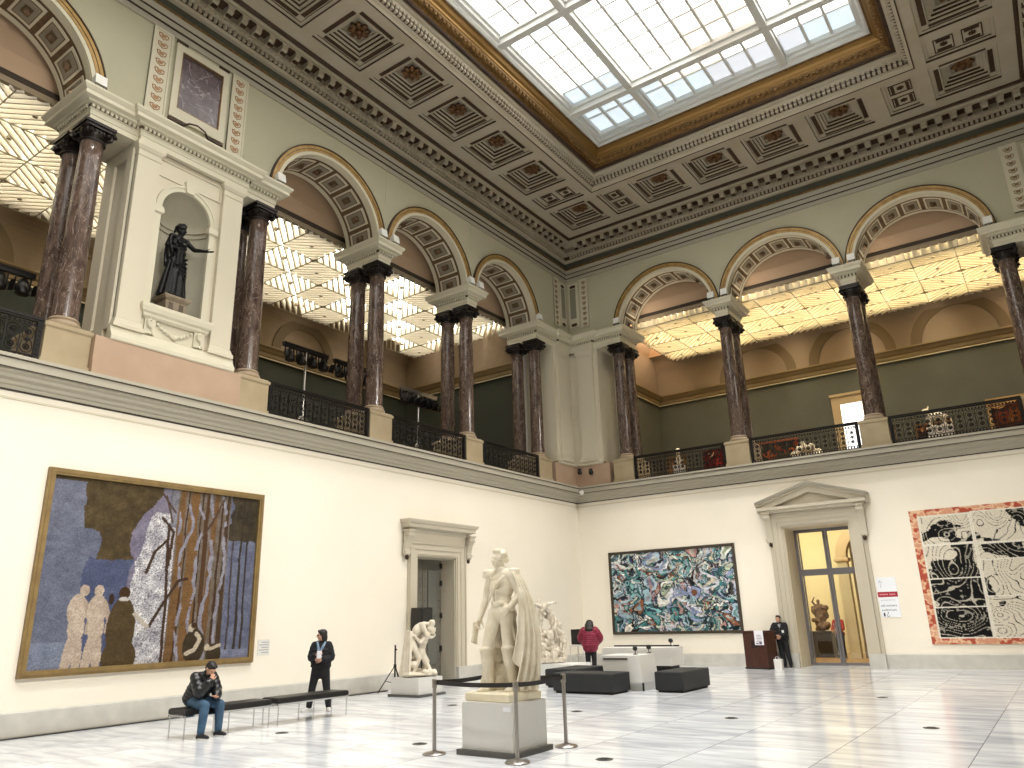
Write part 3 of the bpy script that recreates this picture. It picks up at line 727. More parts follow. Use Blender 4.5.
for ri_, (ya, yb) in enumerate(rows):
    for ci, (xa, xb) in enumerate(cols):
        mi = 0
        if ri_ == 0: mi = 1 if ci < 6 or ci > 9 else 3
        elif ri_ == 1: mi = 1 if ci < 4 else (2 if ci in (4, 5, 6) else 0)
        elif ri_ == 2 and ci < 3: mi = 1
        elif ri_ <= 3 and ci in (6, 7, 8): mi = 2
        mb.face([(xa, ya, 19.87), (xb, ya, 19.87), (xb, yb, 19.87), (xa, yb, 19.87)], mi)
mb.done('glass_panes', [PW, PB_, PP, PG], sky_)
# ------------------------------------------------------------------ galleries behind the arcades
def gallery(T, D, sA, sB, edgeD, edgeZ, backD, lun, lunR, tag_, cellD, s_first, ncols, skipfirst):
    side = tag_
    fl = MB(T); fl.box((sA, -D, 6.7), (sB, -.0, 6.95)); struct(fl.done('floor_gallery_'+side, mat('gallery_floor_oak', '#6a5238', .5)), f'floor of the upper gallery behind the {side} arcade', 'floor')
    mb = MB(T)
    mb.box((sA, -D-.2, 6.9), (sB, -D, 11.95), 0)                        # green hanging wall
    # coved upper wall rising to the ceiling
    cv = [(-D, 11.95), (-D, 13.6)]+[(-D+.75*(1-cos(a)), 13.6+.8*sin(a)) for a in [PI/2*k/8 for k in range(1, 9)]]
    mb.loft([[(sA, d, z) for d, z in cv], [(sB, d, z) for d, z in cv]], False, False, 1)
    mb.box((sA-.2, -D, 6.9), (sA, -TH, 11.95), 0); mb.box((sA-.2, -D, 11.95), (sA, -TH, 16.2), 1)
    w = mb.done('wall_gallery_'+side, [GALW, mat('gallery_brown_plaster', '#8a765e', .8, col2='#857159')] if side == 'left' else [GALWB, GALU]); struct(w, f'dark green back wall with beige cove of the gallery behind the {side} arcade', 'wall')
    mb = MB(T)
    pr = [(-D, 11.93), (-D+.06, 11.93), (-D+.06, 12.0), (-D+.1, 12.02), (-D+.1, 12.16), (-D+.16, 12.2), (-D+.22, 12.3), (-D+.3, 12.36), (-D+.3, 12.42), (-D, 12.46)]
    mb.sweep(pr, sA, sB, 0); mb.sweep([(-D+.06, 11.92), (-D+.11, 11.92), (-D+.11, 11.955), (-D+.06, 11.955)], sA, sB, 1)
    mb.loft([[(sA+(d+D), q, z) for d, z in pr] for q in (-D, -TH)], True, True, 0)
    mb.loft([[(sA+(d+D), q, z) for d, z in ((-D+.06, 11.92), (-D+.11, 11.92), (-D+.11, 11.955), (-D+.06, 11.955))] for q in (-D, -TH)], True, True, 1)
    mb.done('gallery_cornice', [GALT, mat('pale_cornice_edge', '#d6c8a8', .6)], w)
    for c in lun:
        N = 28; mb = MB(T)
        mb.loft([[(c-r*cos(a), d, 12.44+r*sin(a)) for r, d in ((lunR, -D-.02), (lunR, -D+.06), (lunR-.42, -D+.05), (lunR-.42, -D-.02))] for a in [PI*i/N for i in range(N+1)]], True, True)
        mb.done('lunette_band', GALB, w, smooth=40)
    # sloping ceiling between the arcade and the light ceiling, with its dark edge track
    mb = MB(T)
    mb.loft([[(s, d, z) for d, z in ((-TH, 16.3), (-TH-.12, 16.1), (-edgeD+.12, edgeZ+.75), (-edgeD, edgeZ+.28), (-edgeD, edgeZ+.26))] for s in (sA, sB)], False, False, 0)
    mb.box((sA, -edgeD-.1, edgeZ+.16), (sB, -edgeD+.04, edgeZ+.3), 1); mb.box((sA, -edgeD-.12, edgeZ), (sB, -edgeD+.01, edgeZ+.16), 2)
    mb.loft([[(s, d, z) for d, z in ((-backD-.1, 15.2), (-D+.75, 14.4), (-D+.3, 14.4))] for s in (sA, sB)], False, False, 0)
    mb.box((sA, -D, 16.2), (sB, -TH, 16.3), 0)
    mb.done('gallery_ceiling', [mat('gallery_pink_beige_ceiling', '#b59a80', .8), DARKLINE, mat('track_grey', '#8e7f68', .6)], w)
    return w
GALWB = mat('gallery_green_grey_wall', '#5c5c50', .8, col2='#57574c', scale=.8)
wgl = gallery(LW, 8.1, 1.9, 30., 1.78, 14.08, 7.6, [8.1+4.23*k for k in range(5)], 1.62, 'left', 1.45, 0, 0, 0)
wgb = gallery(BW, 7.3, .85, 24., 1.62, 14.32, 6.9, [5.98+4.23*k for k in range(4)], 1.83, 'back', 1.45, 0, 0, 0)

# luminous ceilings of hanging fins
def make_panels(FIN):
    protos = []
    for sg in (1, -1):
        mb = MB(); c = 1.45; n = 5; step = c/n
        for k in range(-n, n+1):
            o = (k+.5)*step if k < n else None
            if o is None: continue
            # fin along the diagonal direction, clipped to the square cell
            pts = []
            if abs(o) >= c: continue
            x0, x1 = max(0, o), min(c, c+o)           # y = x - o
            p, q = (x0, x0-o), (x1, x1-o)
            if sg < 0: p, q = (c-p[0], p[1]), (c-q[0], q[1])
            if (Vector(p)-Vector(q)).length < .1: continue
            mb.bar((p[0], p[1], .17), (q[0], q[1], .19), .05, .34, 0)
        mb.box((0, -.008, .0), (c, .008, .04), 1); mb.box((-.008, 0, .0), (.008, c, .04), 1)
        mb.box((c*.5-.05, c*.5-.05, .02), (c*.5+.05, c*.5+.05, .12), 2)
        o = mb.done('fin_panel', [FIN, mat('thin_grey_frame', '#8f8567', .5), mat('pale_fitting', '#a89c84', .5)], local=True)
        protos.append(o.data); bpy.data.objects.remove(o)
    return protos
FINS = make_panels(FIN); FINSW = make_panels(FINW)
def light_ceiling(name, lab, x0, y0, nx, ny, z, xr, yr, firstx=None, firsty=None):
    t = thing(name, lab, 'luminous ceiling', (x0, y0, z))
    for i in range(nx):
        for j in range(ny):
            o = bpy.data.objects.new('fin_panel', (FINSW if 'left' in lab else FINS)[(i+j) % 2]); C.objects.link(o); o.parent = t
            X, Y, sx, sy = i*1.45, j*1.45, 1, 1
            if firsty and j == 0: Y = 1.45-firsty; sy = firsty/1.45
            o.location = (X, Y, 0); o.scale = (sx, sy, 1)
    mb = MB(); mb.face([(0, (1.45-firsty) if firsty else 0, .5), (nx*1.45, (1.45-firsty) if firsty else 0, .5), (nx*1.45, ny*1.45, .5), (0, ny*1.45, .5)])
    mb.done('laylight', LAYL if 'left' in lab else LAYB, t, local=True)
    return t
LAYL = emis('warm_laylight_glass', '#fffcf4', LAY_E); LAYB = emis('warm_laylight_glass_back', '#fff5de', LAY_B)
light_ceiling('light_ceiling', 'luminous ceiling of hanging white fins over the left gallery', -7.6, -13.2-1.45*9, 4, 17, 14.0, 0, 0)
light_ceiling('light_ceiling', 'luminous yellowish ceiling of hanging white fins over the back gallery', 1.05+1.0, 1.1, 11, 4, 14.0, 0, 0, firsty=.9)

# ------------------------------------------------------------------ balustrades
def balustrade(T, s0, s1, label, group):
    d = .02; t = thing('balustrade', label, 'balustrade', T((s0+s1)/2, d, 6.95), 0, group)
    z0, z1 = 6.97, 7.95
    mb = MB(T); mb.box((s0, d-.05, z1-.06), (s1, d+.05, z1)); mb.box((s0, d-.03, z1-.1), (s1, d+.03, z1-.06)); mb.done('top_rail', IRON, t)
    mb = MB(T); mb.box((s0, d-.03, z0+.04), (s1, d+.03, z0+.08)); mb.box((s0, d-.02, z0+.14), (s1, d+.02, z0+.165))
    n = int((s1-s0)/.09)
    for i in range(n): 
        s = s0+(s1-s0)*(i+.5)/n; mb.ell((s, d, z0+.11), (.028, .02, .028), seg=6); mb.ell((s, d, z1-.15), (.03, .02, .03), seg=6)
    mb.box((s0, d-.02, z1-.205), (s1, d+.02, z1-.185)); mb.done('bottom_rail', IRON, t)
    for s in (s0+.05, s1-.05):
        mb = MB(T); mb.box((s-.05, d-.04, z0), (s+.05, d+.04, z1-.1))
        for k in range(8): mb.ell((s, d+.045, z0+.1+k*.1), (.03, .012, .035), seg=6)
        mb.done('end_post', IRON, t)
    mb = MB(T); a, b = s0+.1, s1-.1; n = max(4, round((b-a)/.29)); w = (b-a)/n
    for i in range(n+1): 
        s = a+w*i; mb.box((s-.012, d-.012, z0+.16), (s+.012, d+.012, z1-.2))
    for i in range(n):
        c = a+w*(i+.5); zl, zh = z0+.16, z1-.2
        for zc, up in ((zh-.15, 1), (zl+.15, -1)):      # ring rosettes with arched hoods and scroll tails
            R = w*.40
            mb.tube([(c+R*cos(q), d, zc+up*R*sin(q)) for q in [PI*k/8 for k in range(9)]], .011, 5)
            mb.tube([(c+.055*cos(q), d, zc+.055*sin(q)) for q in [2*PI*k/8 for k in range(9)]], .016, 5)
            mb.ell((c, d, zc), (.035, .025, .035), seg=6)
            for g in (-1, 1):
                mb.tube([(c+g*R, d, zc), (c+g*R*.8, d, zc-up*.11), (c+g*.02, d, zc-up*.2)], .010, 5)
        mb.box((c-.01, d-.01, zl+.2), (c+.01, d+.01, zh-.2)); mb.ell((c, d, (zl+zh)/2), (.035, .025, .045), seg=6)
    mb.done('scroll_panel', IRON, t)
for (a, b), lb in zip(((PL[0]+.5, PL[1]-.5), (PL[1]+.5, PL[2]-.5), (PL[2]+.5, PL[3]-.5), (PL[4]+.5, PL[5]-.5)), ('nearest the corner', 'second from the corner', 'below the stage lamps', 'left of the statue niche')):
    balustrade(LW, a, b, f'black wrought iron balustrade of the left gallery {lb}', 'gallery balustrades')
for (a, b), lb in zip(zip(PB, PB[1:]), ('next to the corner pier', 'above the pedimented door', 'above the black and white tapestry')):
    balustrade(BW, a+.48, b-.48, f'black wrought iron balustrade of the back gallery {lb}', 'gallery balustrades')

# white floodlights standing on the imposts
fl0 = None
def floodlight(T, s, label):
    global fl0
    p = T(s, .22, 13.64); rz = 0 if T is BW else PI/2
    if fl0 is None:
        t = thing('floodlight', label, 'floodlight', p, rz, 'white floodlights on the imposts')
        mb = MB(); mb.prism([(-.13, -.09, .1), (-.13, .1, .12), (-.13, .1, .3), (-.13, -.05, .36)], (.26, 0, 0)); mb.done('lamp_housing', DWHITE, t, local=True)
        mb = MB(); mb.box((-.1, -.05, 0), (.1, .06, .03)); mb.box((-.1, -.02, 0), (-.08, .02, .14)); mb.box((.08, -.02, 0), (.1, .02, .14)); mb.done('bracket', DARK, t, local=True)
        fl0 = t
    else: dup(fl0, p, rz, label)
for s, lb in ((20.95, 'left of the statue niche'), (15.9, 'just right of the statue niche'), (11.85, 'on the far left column pair, inner side'), (11.30, 'on the third pair from the corner, right side'), (7.27, 'on the second pair from the corner, left side'), (6.72, 'on the second pair from the corner, right side'), (2.68, 'on the corner impost of the left arcade')):
    floodlight(LW, s, f'small white floodlight on left arcade, {lb}')
for s, lb in ((2.55, 'beside the corner'), (6.76, 'left of the first free column'), (7.3, 'right of the first free column'), (11.5, 'left of the second free column'), (12.02, 'right of the second free column'), (16.25, 'by the right edge of the photo')):
    floodlight(BW, s, f'small white floodlight on back arcade, {lb}')

# cameras in the corner
def dome_cam(T, s, d, z, label, white):
    p = T(s, d, z); t = thing('security_camera', label, 'camera', p)
    mb = MB(); mb.box((-.06, -.06, -.02), (.06, .06, .14)); mb.done('mount', DWHITE if white else DARK, t, local=True)
    mb = MB(); mb.ell((.05, -.08, -.02), .1, seg=12); mb.done('dome', DWHITE if white else LEATH, t, local=True, smooth=180)
dome_cam(LW, .32, .42, 6.74, 'white dome camera hanging at the cornice in the corner', True)
dome_cam(BW, .28, .14, 7.62, 'black camera on the pink corner plinth', False)
dome_cam(BW, .80, .12, 7.56, 'small dark sensor on the pink plinth right of the corner', False)

# stage lamps on stands behind the left balustrades
def lamp_rig(s0, s1, d, z, n, label, tall=True, silver=False, zb=6.95):
    sm = (s0+s1)/2; t = thing('stage_light_stand', label, 'stage lights', LW(sm, d, zb), 0, 'stage lights in the left gallery')
    mb = MB(LW); mb.box((s0, d-.05, z-.04), (s1, d+.05, z+.06)); mb.box((s0, d-.08, z+.06), (s1, d+.08, z+.09)); mb.done('bar', STEEL if silver else IRON, t)
    mb = MB(LW); mb.tube([(sm, d, zb+.5), (sm, d, z)], .035, 8); mb.done('mast', STEEL, t)
    for k in range(3):
        a = 2*PI*k/3+.4; mb = MB(LW); mb.tube([(sm, d, zb+1.1), (sm+.75*cos(a), d+.45*sin(a), zb)], .025, 6); mb.done('leg', STEEL, t)
    for i in range(n):
        s = s0+(s1-s0)*(i+.5)/n
        mb = MB(LW); dd = Vector((0.25, .55, -.8)).normalized(); c = Vector((s, d+.03, z-.3))
        mb.cap(c-dd*.18, c+dd*.1, .12, .14, 12); mb.lathe([(.13, 0), (.15, .02), (.15, .1), (.1, .1)], (c.x, c.y+.05, c.z-.2), 12)
        for q in (-.16, .16): mb.box((s+q-.01, d, z-.35), (s+q+.01, d+.05, z-.02))
        for q in (-1, 1): mb.face([(s+q*.16, d+.22, z-.28), (s+q*.2, d+.4, z-.3), (s+q*.2, d+.3, z-.55), (s+q*.16, d+.12, z-.5)])
        l = mb.done('lamp', IRON, t, smooth=40)
lamp_rig(12.0, 13.75, -2., 10.02, 4, 'stand with four black stage lamps, left of the third column pair')
lamp_rig(10.1, 11.75, -2., 10.0, 4, 'stand with four black stage lamps half behind the third column pair')
lamp_rig(6.7, 8.65, -2., 9.8, 6, 'grey bar with small dark lamps between second and third column pairs', silver=True)
lamp_rig(20.75, 23.6, -2., 9.62, 6, 'black bar of stage lamps behind the leftmost balustrade')

# works of art in the back gallery
def art_noise(w, h, seed, pal, n=60):
    r = np.random.RandomState(seed); img = np.zeros((h, w, 3))+np.array(pal[0]); Y, X = np.mgrid[0:h, 0:w]
    for k in range(n):
        cx, cy = r.rand()*w, r.rand()*h; a, b = (r.rand(2)*.14+.03)*w; t = r.rand()*3
        u = (X-cx)*cos(t)+(Y-cy)*sin(t); v = -(X-cx)*sin(t)+(Y-cy)*cos(t)
        m = (u/a)**2+(v/b)**2 < 1
        img[m] = np.array(pal[r.randint(len(pal))])*(.8+.4*r.rand())
    return np.clip(img+r.randn(h, w, 1)*.02, 0, 1)
def rgb(hx): return [int(hx[i:i+2], 16)/255 for i in (1, 3, 5)]
def framed(T, s0, s1, z0, z1, d0, img, fr, fw, name, label, cat='painting', depth=.07, sub='frame'):
    c = T((s0+s1)/2, d0, z0); t = thing(name, label, cat, c)
    mb = MB(T)
    for a, b, e, g in ((s0, s0+fw, z0, z1), (s1-fw, s1, z0, z1), (s0+fw, s1-fw, z0, z0+fw), (s0+fw, s1-fw, z1-fw, z1)):
        mb.box((a, d0+.002, e), (b, d0+depth, g))
    for a, b, e, g in ((s0+fw*.35, s0+fw*.65, z0+fw*.35, z1-fw*.35), (s1-fw*.65, s1-fw*.35, z0+fw*.35, z1-fw*.35), (s0+fw*.65, s1-fw*.65, z0+fw*.35, z0+fw*.65), (s0+fw*.65, s1-fw*.65, z1-fw*.65, z1-fw*.35)):
        mb.box((a, d0+.002, e), (b, d0+depth+.015, g))
    mb.done(sub, fr, t)
    canvas('canvas', T, s0+fw, s1-fw, z0+fw, z1-fw, d0+.03, img, t)
    return t
pal = [rgb(x) for x in ('#1d120b', '#2c1a10', '#3a2414', '#5c3c20', '#c9a06a', '#1a0f0a', '#7a4a26', '#150d09')]
pal2 = [rgb(x) for x in ('#4a2512', '#5a3016', '#7a4420', '#a06a34', '#2a1810', '#63301a', '#c79a5e')]
pal3 = [rgb(x) for x in ('#5a0f0c', '#7a1a12', '#3a0c08', '#c9a07a', '#8a2a20', '#2a0a08')]
framed(BW, 12.15, 13.55, 7.85, 9.06, -7.3, art_noise(40, 34, 4, pal, 40), GOLD, .08, 'painting', 'dark brown painting of figures hung low behind the right balustrade')
framed(BW, 14.8, 16.9, 7.6, 9.66, -7.3, art_noise(50, 50, 8, pal2, 50), GOLDL, .14, 'painting', 'large brown painting in a wide gold frame at the right edge of the gallery')
framed(BW, 5.4, 7.45, 8.0, 9.3, -7.3, art_noise(40, 26, 5, [rgb(x) for x in ('#3a3626', '#4a4a32', '#8a3a1a', '#2a2a1c', '#a0522a')], 40), mat('red_gilt_frame', '#a0542c', .5, .2), .09, 'painting', 'greenish painting in a reddish gold frame left of the white sculpture group')
framed(BW, 2.9, 4.0, 8.0, 9.35, -7.3, art_noise(40, 40, 9, pal3, 40), mat('dark_red_frame', '#5a1a12', .5), .08, 'painting', 'deep red painting with pale figures beside the marble bust')
framed(BW, 1.0, 2.05, 7.7, 9.3, -7.3, art_noise(30, 40, 10, [rgb(x) for x in ('#8a6a48', '#a07a54', '#5a3018', '#3a2010')], 30), OAK, .08, 'painting', 'tan painting behind the railing next to the corner pier')
# lit doorway
t = thing('gallery_doorway', 'cream framed doorway with bright white light in the back gallery', 'doorway', BW(9.9, -7.3, 6.95))
mb = MB(BW)
for a, b, e, g in ((9.08, 9.42, 6.95, 10.85), (10.32, 10.66, 6.95, 10.85), (9.42, 10.32, 10.45, 10.85)): mb.box((a, -7.3, e), (b, -7.2, g))
mb.box((9.04, -7.3, 10.8), (10.7, -7.14, 10.92)); mb.done('frame', mat('cream_door_frame', '#b8a178', .6), t)
mb = MB(BW); mb.box((9.42, -7.299, 6.95), (10.32, -7.285, 10.45)); mb.done('bright_opening', emis('bright_daylight_doorway', '#ffffff', 1.6), t)
# ------------------------------------------------------------------ doorways
t = thing('door_1', 'tall grey studded double door in a moulded cream surround on the left wall', 'door', LW(8.95, 0, 0)); t['kind'] = 'structure'
SUR = mat('cream_door_surround', '#c4bba8', .55)
mb = MB(LW)
def architrave(mb, a, b, zt, w, steps):
    for k, (f0, f1, d) in enumerate(steps):
        x0, x1 = a-w*f1, a-w*f0; mb.box((x0, 0, .44), (x1, d, zt+w*f1)); y0, y1 = b+w*f0, b+w*f1; mb.box((y0, 0, .44), (y1, d, zt+w*f1)); mb.box((a-w*f0, 0, zt+w*f0), (b+w*f0, d, zt+w*f1))
architrave(mb, DL0, DL1, DLZ, .4, ((0, .12, .05), (.12, .45, .08), (.45, .5, .10), (.5, .9, .11), (.9, 1., .15)))
mb.box((DL0-.42, 0, 4.15), (DL1+.42, .10, 4.5))
mb.mould(DL0-.46, DL1+.46, 0, .12, [(0, 4.42), (.04, 4.46), (.06, 4.52), (.22, 4.56), (.22, 4.66), (.26, 4.68), (.30, 4.76), (.30, 4.79), (0, 4.82)])
mb.done('surround', SUR, t)
mb = MB(LW)
for a, b in ((DL0-.42, DL0), (DL1, DL1+.42)): mb.box((a-.01, -.3, 0), (b+.01, .15, .44))
mb.done('surround_base', SKIRT, t)
def console(T, s, z0, z1, name, t, w=.22, dep=.3):
    mb = MB(T)
    pts = [(s-w/2, .1, z1), (s-w/2, dep, z1), (s-w/2, dep+.02, z1-.12), (s-w/2, dep-.08, z1-.26), (s-w/2, .16, z0+.2), (s-w/2, .17, z0+.05), (s-w/2, .13, z0), (s-w/2, .05, z0)]
    mb.prism(pts, (w, 0, 0))
    for q in (-1, 1):
        e = s+q*(w/2+.005)
        mb.tube([(e, dep-.09+.10*(1-k/16)*cos(k*.8), z1-.14+.10*(1-k/16)*sin(k*.8)) for k in range(14)], .018, 5)
        mb.tube([(e, .13+.06*(1-k/14)*cos(k*.8), z0+.1+.06*(1-k/14)*sin(k*.8)) for k in range(12)], .014, 5)
    mb.box((s-w/2-.03, .05, z1), (s+w/2+.03, dep+.05, z1+.05)); mb.done('console', SUR, t, smooth=30)
    mb = MB(T); mb.ell((s, .12, z0-.05), (.06, .05, .09), seg=8); mb.done('console_drop', BROWN, t, smooth=180)
for s in (DL0-.55, DL1+.55): console(LW, s, 3.72, 4.42, 'console', t)
mb = MB(LW); mb.box((DL0-.0, -1.3, .0), (DL0+.03, -.0, DLZ)); mb.box((DL1-.03, -1.3, .0), (DL1, 0, DLZ)); mb.box((DL0, -1.3, DLZ-.03), (DL1, 0, DLZ)); mb.done('jamb_lining', SUR, t)
mb = MB(LW); d = -.57; mid = (DL0+DL1)/2
for a, b in ((DL0+.03, mid-.01), (mid+.01, DL1-.03)):
    mb.box((a, d-.06, .02), (b, d, DLZ-.03), 0)
    for z0, z1 in ((.5, 1.7), (1.95, 3.4)): mb.mould(a+.22, b-.22, d-.01, d+.0, [(0, z0), (0, z1)], 1); mb.box((a+.24, d-.02, z0+.02), (b-.24, d+.012, z1-.02), 1)
    for k in range(16):
        for e in (a+.1, b-.1): mb.ell((e, d+.005, .25+k*.22), .022, seg=6, mi=1)
for z in (.9, 1.9, 2.9, 3.45):
    for e in (DL0+.06, DL1-.06): mb.box((e-.04, d, z), (e+.04, d+.05, z+.16), 2)
mb.done('door_leaf', [DOORG, mat('steel_panel_shade', '#6a6962', .5), DARK], t)

t2 = thing('door_2', 'glass double door in a cream surround crowned by a triangular pediment', 'door', BW(9.385, 0, 0)); t2['kind'] = 'structure'
mb = MB(BW)
architrave(mb, DB0, DB1, DBZ, .38, ((0, .12, .05), (.12, .45, .08), (.45, .5, .10), (.5, .88, .11), (.88, 1., .15)))
for a, b in ((DB0-.5, DB0-.38), (DB1+.38, DB1+.5)): mb.box((a, 0, .44), (b, .06, 5.0))
mb.box((DB0-.42, 0, 4.98), (DB1+.42, .12, 5.14))
mb.done('surround', SUR, t2)
mb = MB(BW)
for a, b in ((DB0-.5, DB0), (DB1, DB1+.5)): mb.box((a, -.12, 0), (b, .16, .44))
mb.done('surround_base', SKIRT, t2)
for s in (DB0-.46, DB1+.46): console(BW, s, 4.1, 5.1, 'console', t2)
mb = MB(BW); cx = 9.385; hw = 1.66
mb.mould(cx-hw, cx+hw, 0, .26, [(0, 5.12), (.03, 5.16), (.04, 5.2), (.14, 5.22), (.14, 5.32), (0, 5.33)], 0)
za, zb_, ap = 5.33, 5.36, 6.16
for q in (-1, 1):
    for (o, th, dd, mi) in ((-.17, .19, .26, 0), (.02, .07, .34, 0), (.09, .06, .42, 1), (.15, .04, .45, 1)):
        p0 = (cx+q*(hw+.2), 0, za+max(o,-.02)-.02 if False else za+o); p1 = (cx, 0, ap-.25+o)
        mb.prism([p0, (p0[0], 0, p0[2]+th), (p1[0], 0, p1[2]+th), p1], (0, dd, 0), mi)
mb.prism([(cx-hw+.1, 0, za-.02), (cx+hw-.1, 0, za-.02), (cx, 0, ap-.24)], (0, .06, 0), 0)
mb.done('pediment', [SUR, TRIM], t2)
mb = MB(BW)
mb.box((DB0-.01, -1.3, 0), (DB0+.03, 0, DBZ)); mb.box((DB1-.03, -1.3, 0), (DB1+.01, 0, DBZ)); mb.box((DB0, -1.3, DBZ-.03), (DB1, 0, DBZ)); mb.done('jamb_lining', mat('jamb_beige', '#d9cdb4', .6), t2)
DM = mat('grey_aluminium_door_frame', '#77757a', .4, .3); d = -1.15
mb = MB(BW); m_ = (DB0+DB1)/2; a, b = DB0+.03, DB1-.03
for x0, x1 in ((a, a+.09), (b-.09, b), (m_-.08, m_-.01), (m_+.01, m_+.08)): mb.box((x0, d-.04, 0.01), (x1, d+.04, DBZ-.03))
for z0, z1 in ((0.01, .09), (2.98, 3.2), (DBZ-.14, DBZ-.03)): mb.box((a, d-.039, z0), (b, d+.039, z1))
mb.box((a+.12, d-.03, .01), (a+.16, d+.03, DBZ-.1)); mb.done('door_frame', DM, t2)
mb = MB(BW); mb.box((a+.05, d-.006, .05), (m_-.03, d+.006, DBZ-.1)); mb.box((m_+.03, d-.006, .05), (b-.05, d+.006, DBZ-.1)); mb.done('glass_panes', GLASS, t2)
mb = MB(BW); mb.tube([(m_-.12, d+.05, .95), (m_-.12, d+.08, 1.0), (m_-.12, d+.08, 1.3), (m_-.12, d+.05, 1.35)], .015, 6); mb.done('door_handle', CHROME, t2)

# room seen through the glass door
mb = MB(BW)
mb.box((3.5, -9.2, 0), (14.5, -9.0, 6.6), 0); mb.box((3.5, -9, 0), (3.7, -1.3, 6.6), 0); mb.box((14.3, -9, 0), (14.5, -1.3, 6.6), 0); mb.box((3.5, -9, 6.4), (14.5, -1.3, 6.6), 0)
# arcade pier and arch at the right of the view
ax, ay = 9.55, -5.2; N = 16; r_ = 1.15
mb.box((8.72, ay-.35, 0), (9.12, ay, 3.75), 0); mb.mould(8.72, 9.12, ay-.35, ay, [(0, 3.6), (.07, 3.66), (.07, 3.76), (0, 3.8)], 1)
mb.loft([[(ax+.55-q*cos(PI*i/N), dd, 3.78+q*sin(PI*i/N)) for q, dd in ((1.38, ay), (1.38, ay+.05), (.98, ay+.05), (.98, ay-.35), (1.38, ay-.35))] for i in range(N+1)], True, True, 1)
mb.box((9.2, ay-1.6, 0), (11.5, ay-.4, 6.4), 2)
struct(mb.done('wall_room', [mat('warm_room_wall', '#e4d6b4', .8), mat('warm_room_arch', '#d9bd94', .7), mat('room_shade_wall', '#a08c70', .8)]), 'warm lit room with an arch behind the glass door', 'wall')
mb = MB(); mb.box((3.5, 1.5, -.2), (14.5, 9.0, 0.)); struct(mb.done('floor_room', mat('parquet_floor', '#a9824f', .4, col2='#b58d58', scale=5)), 'parquet floor of the room behind the glass door', 'floor')

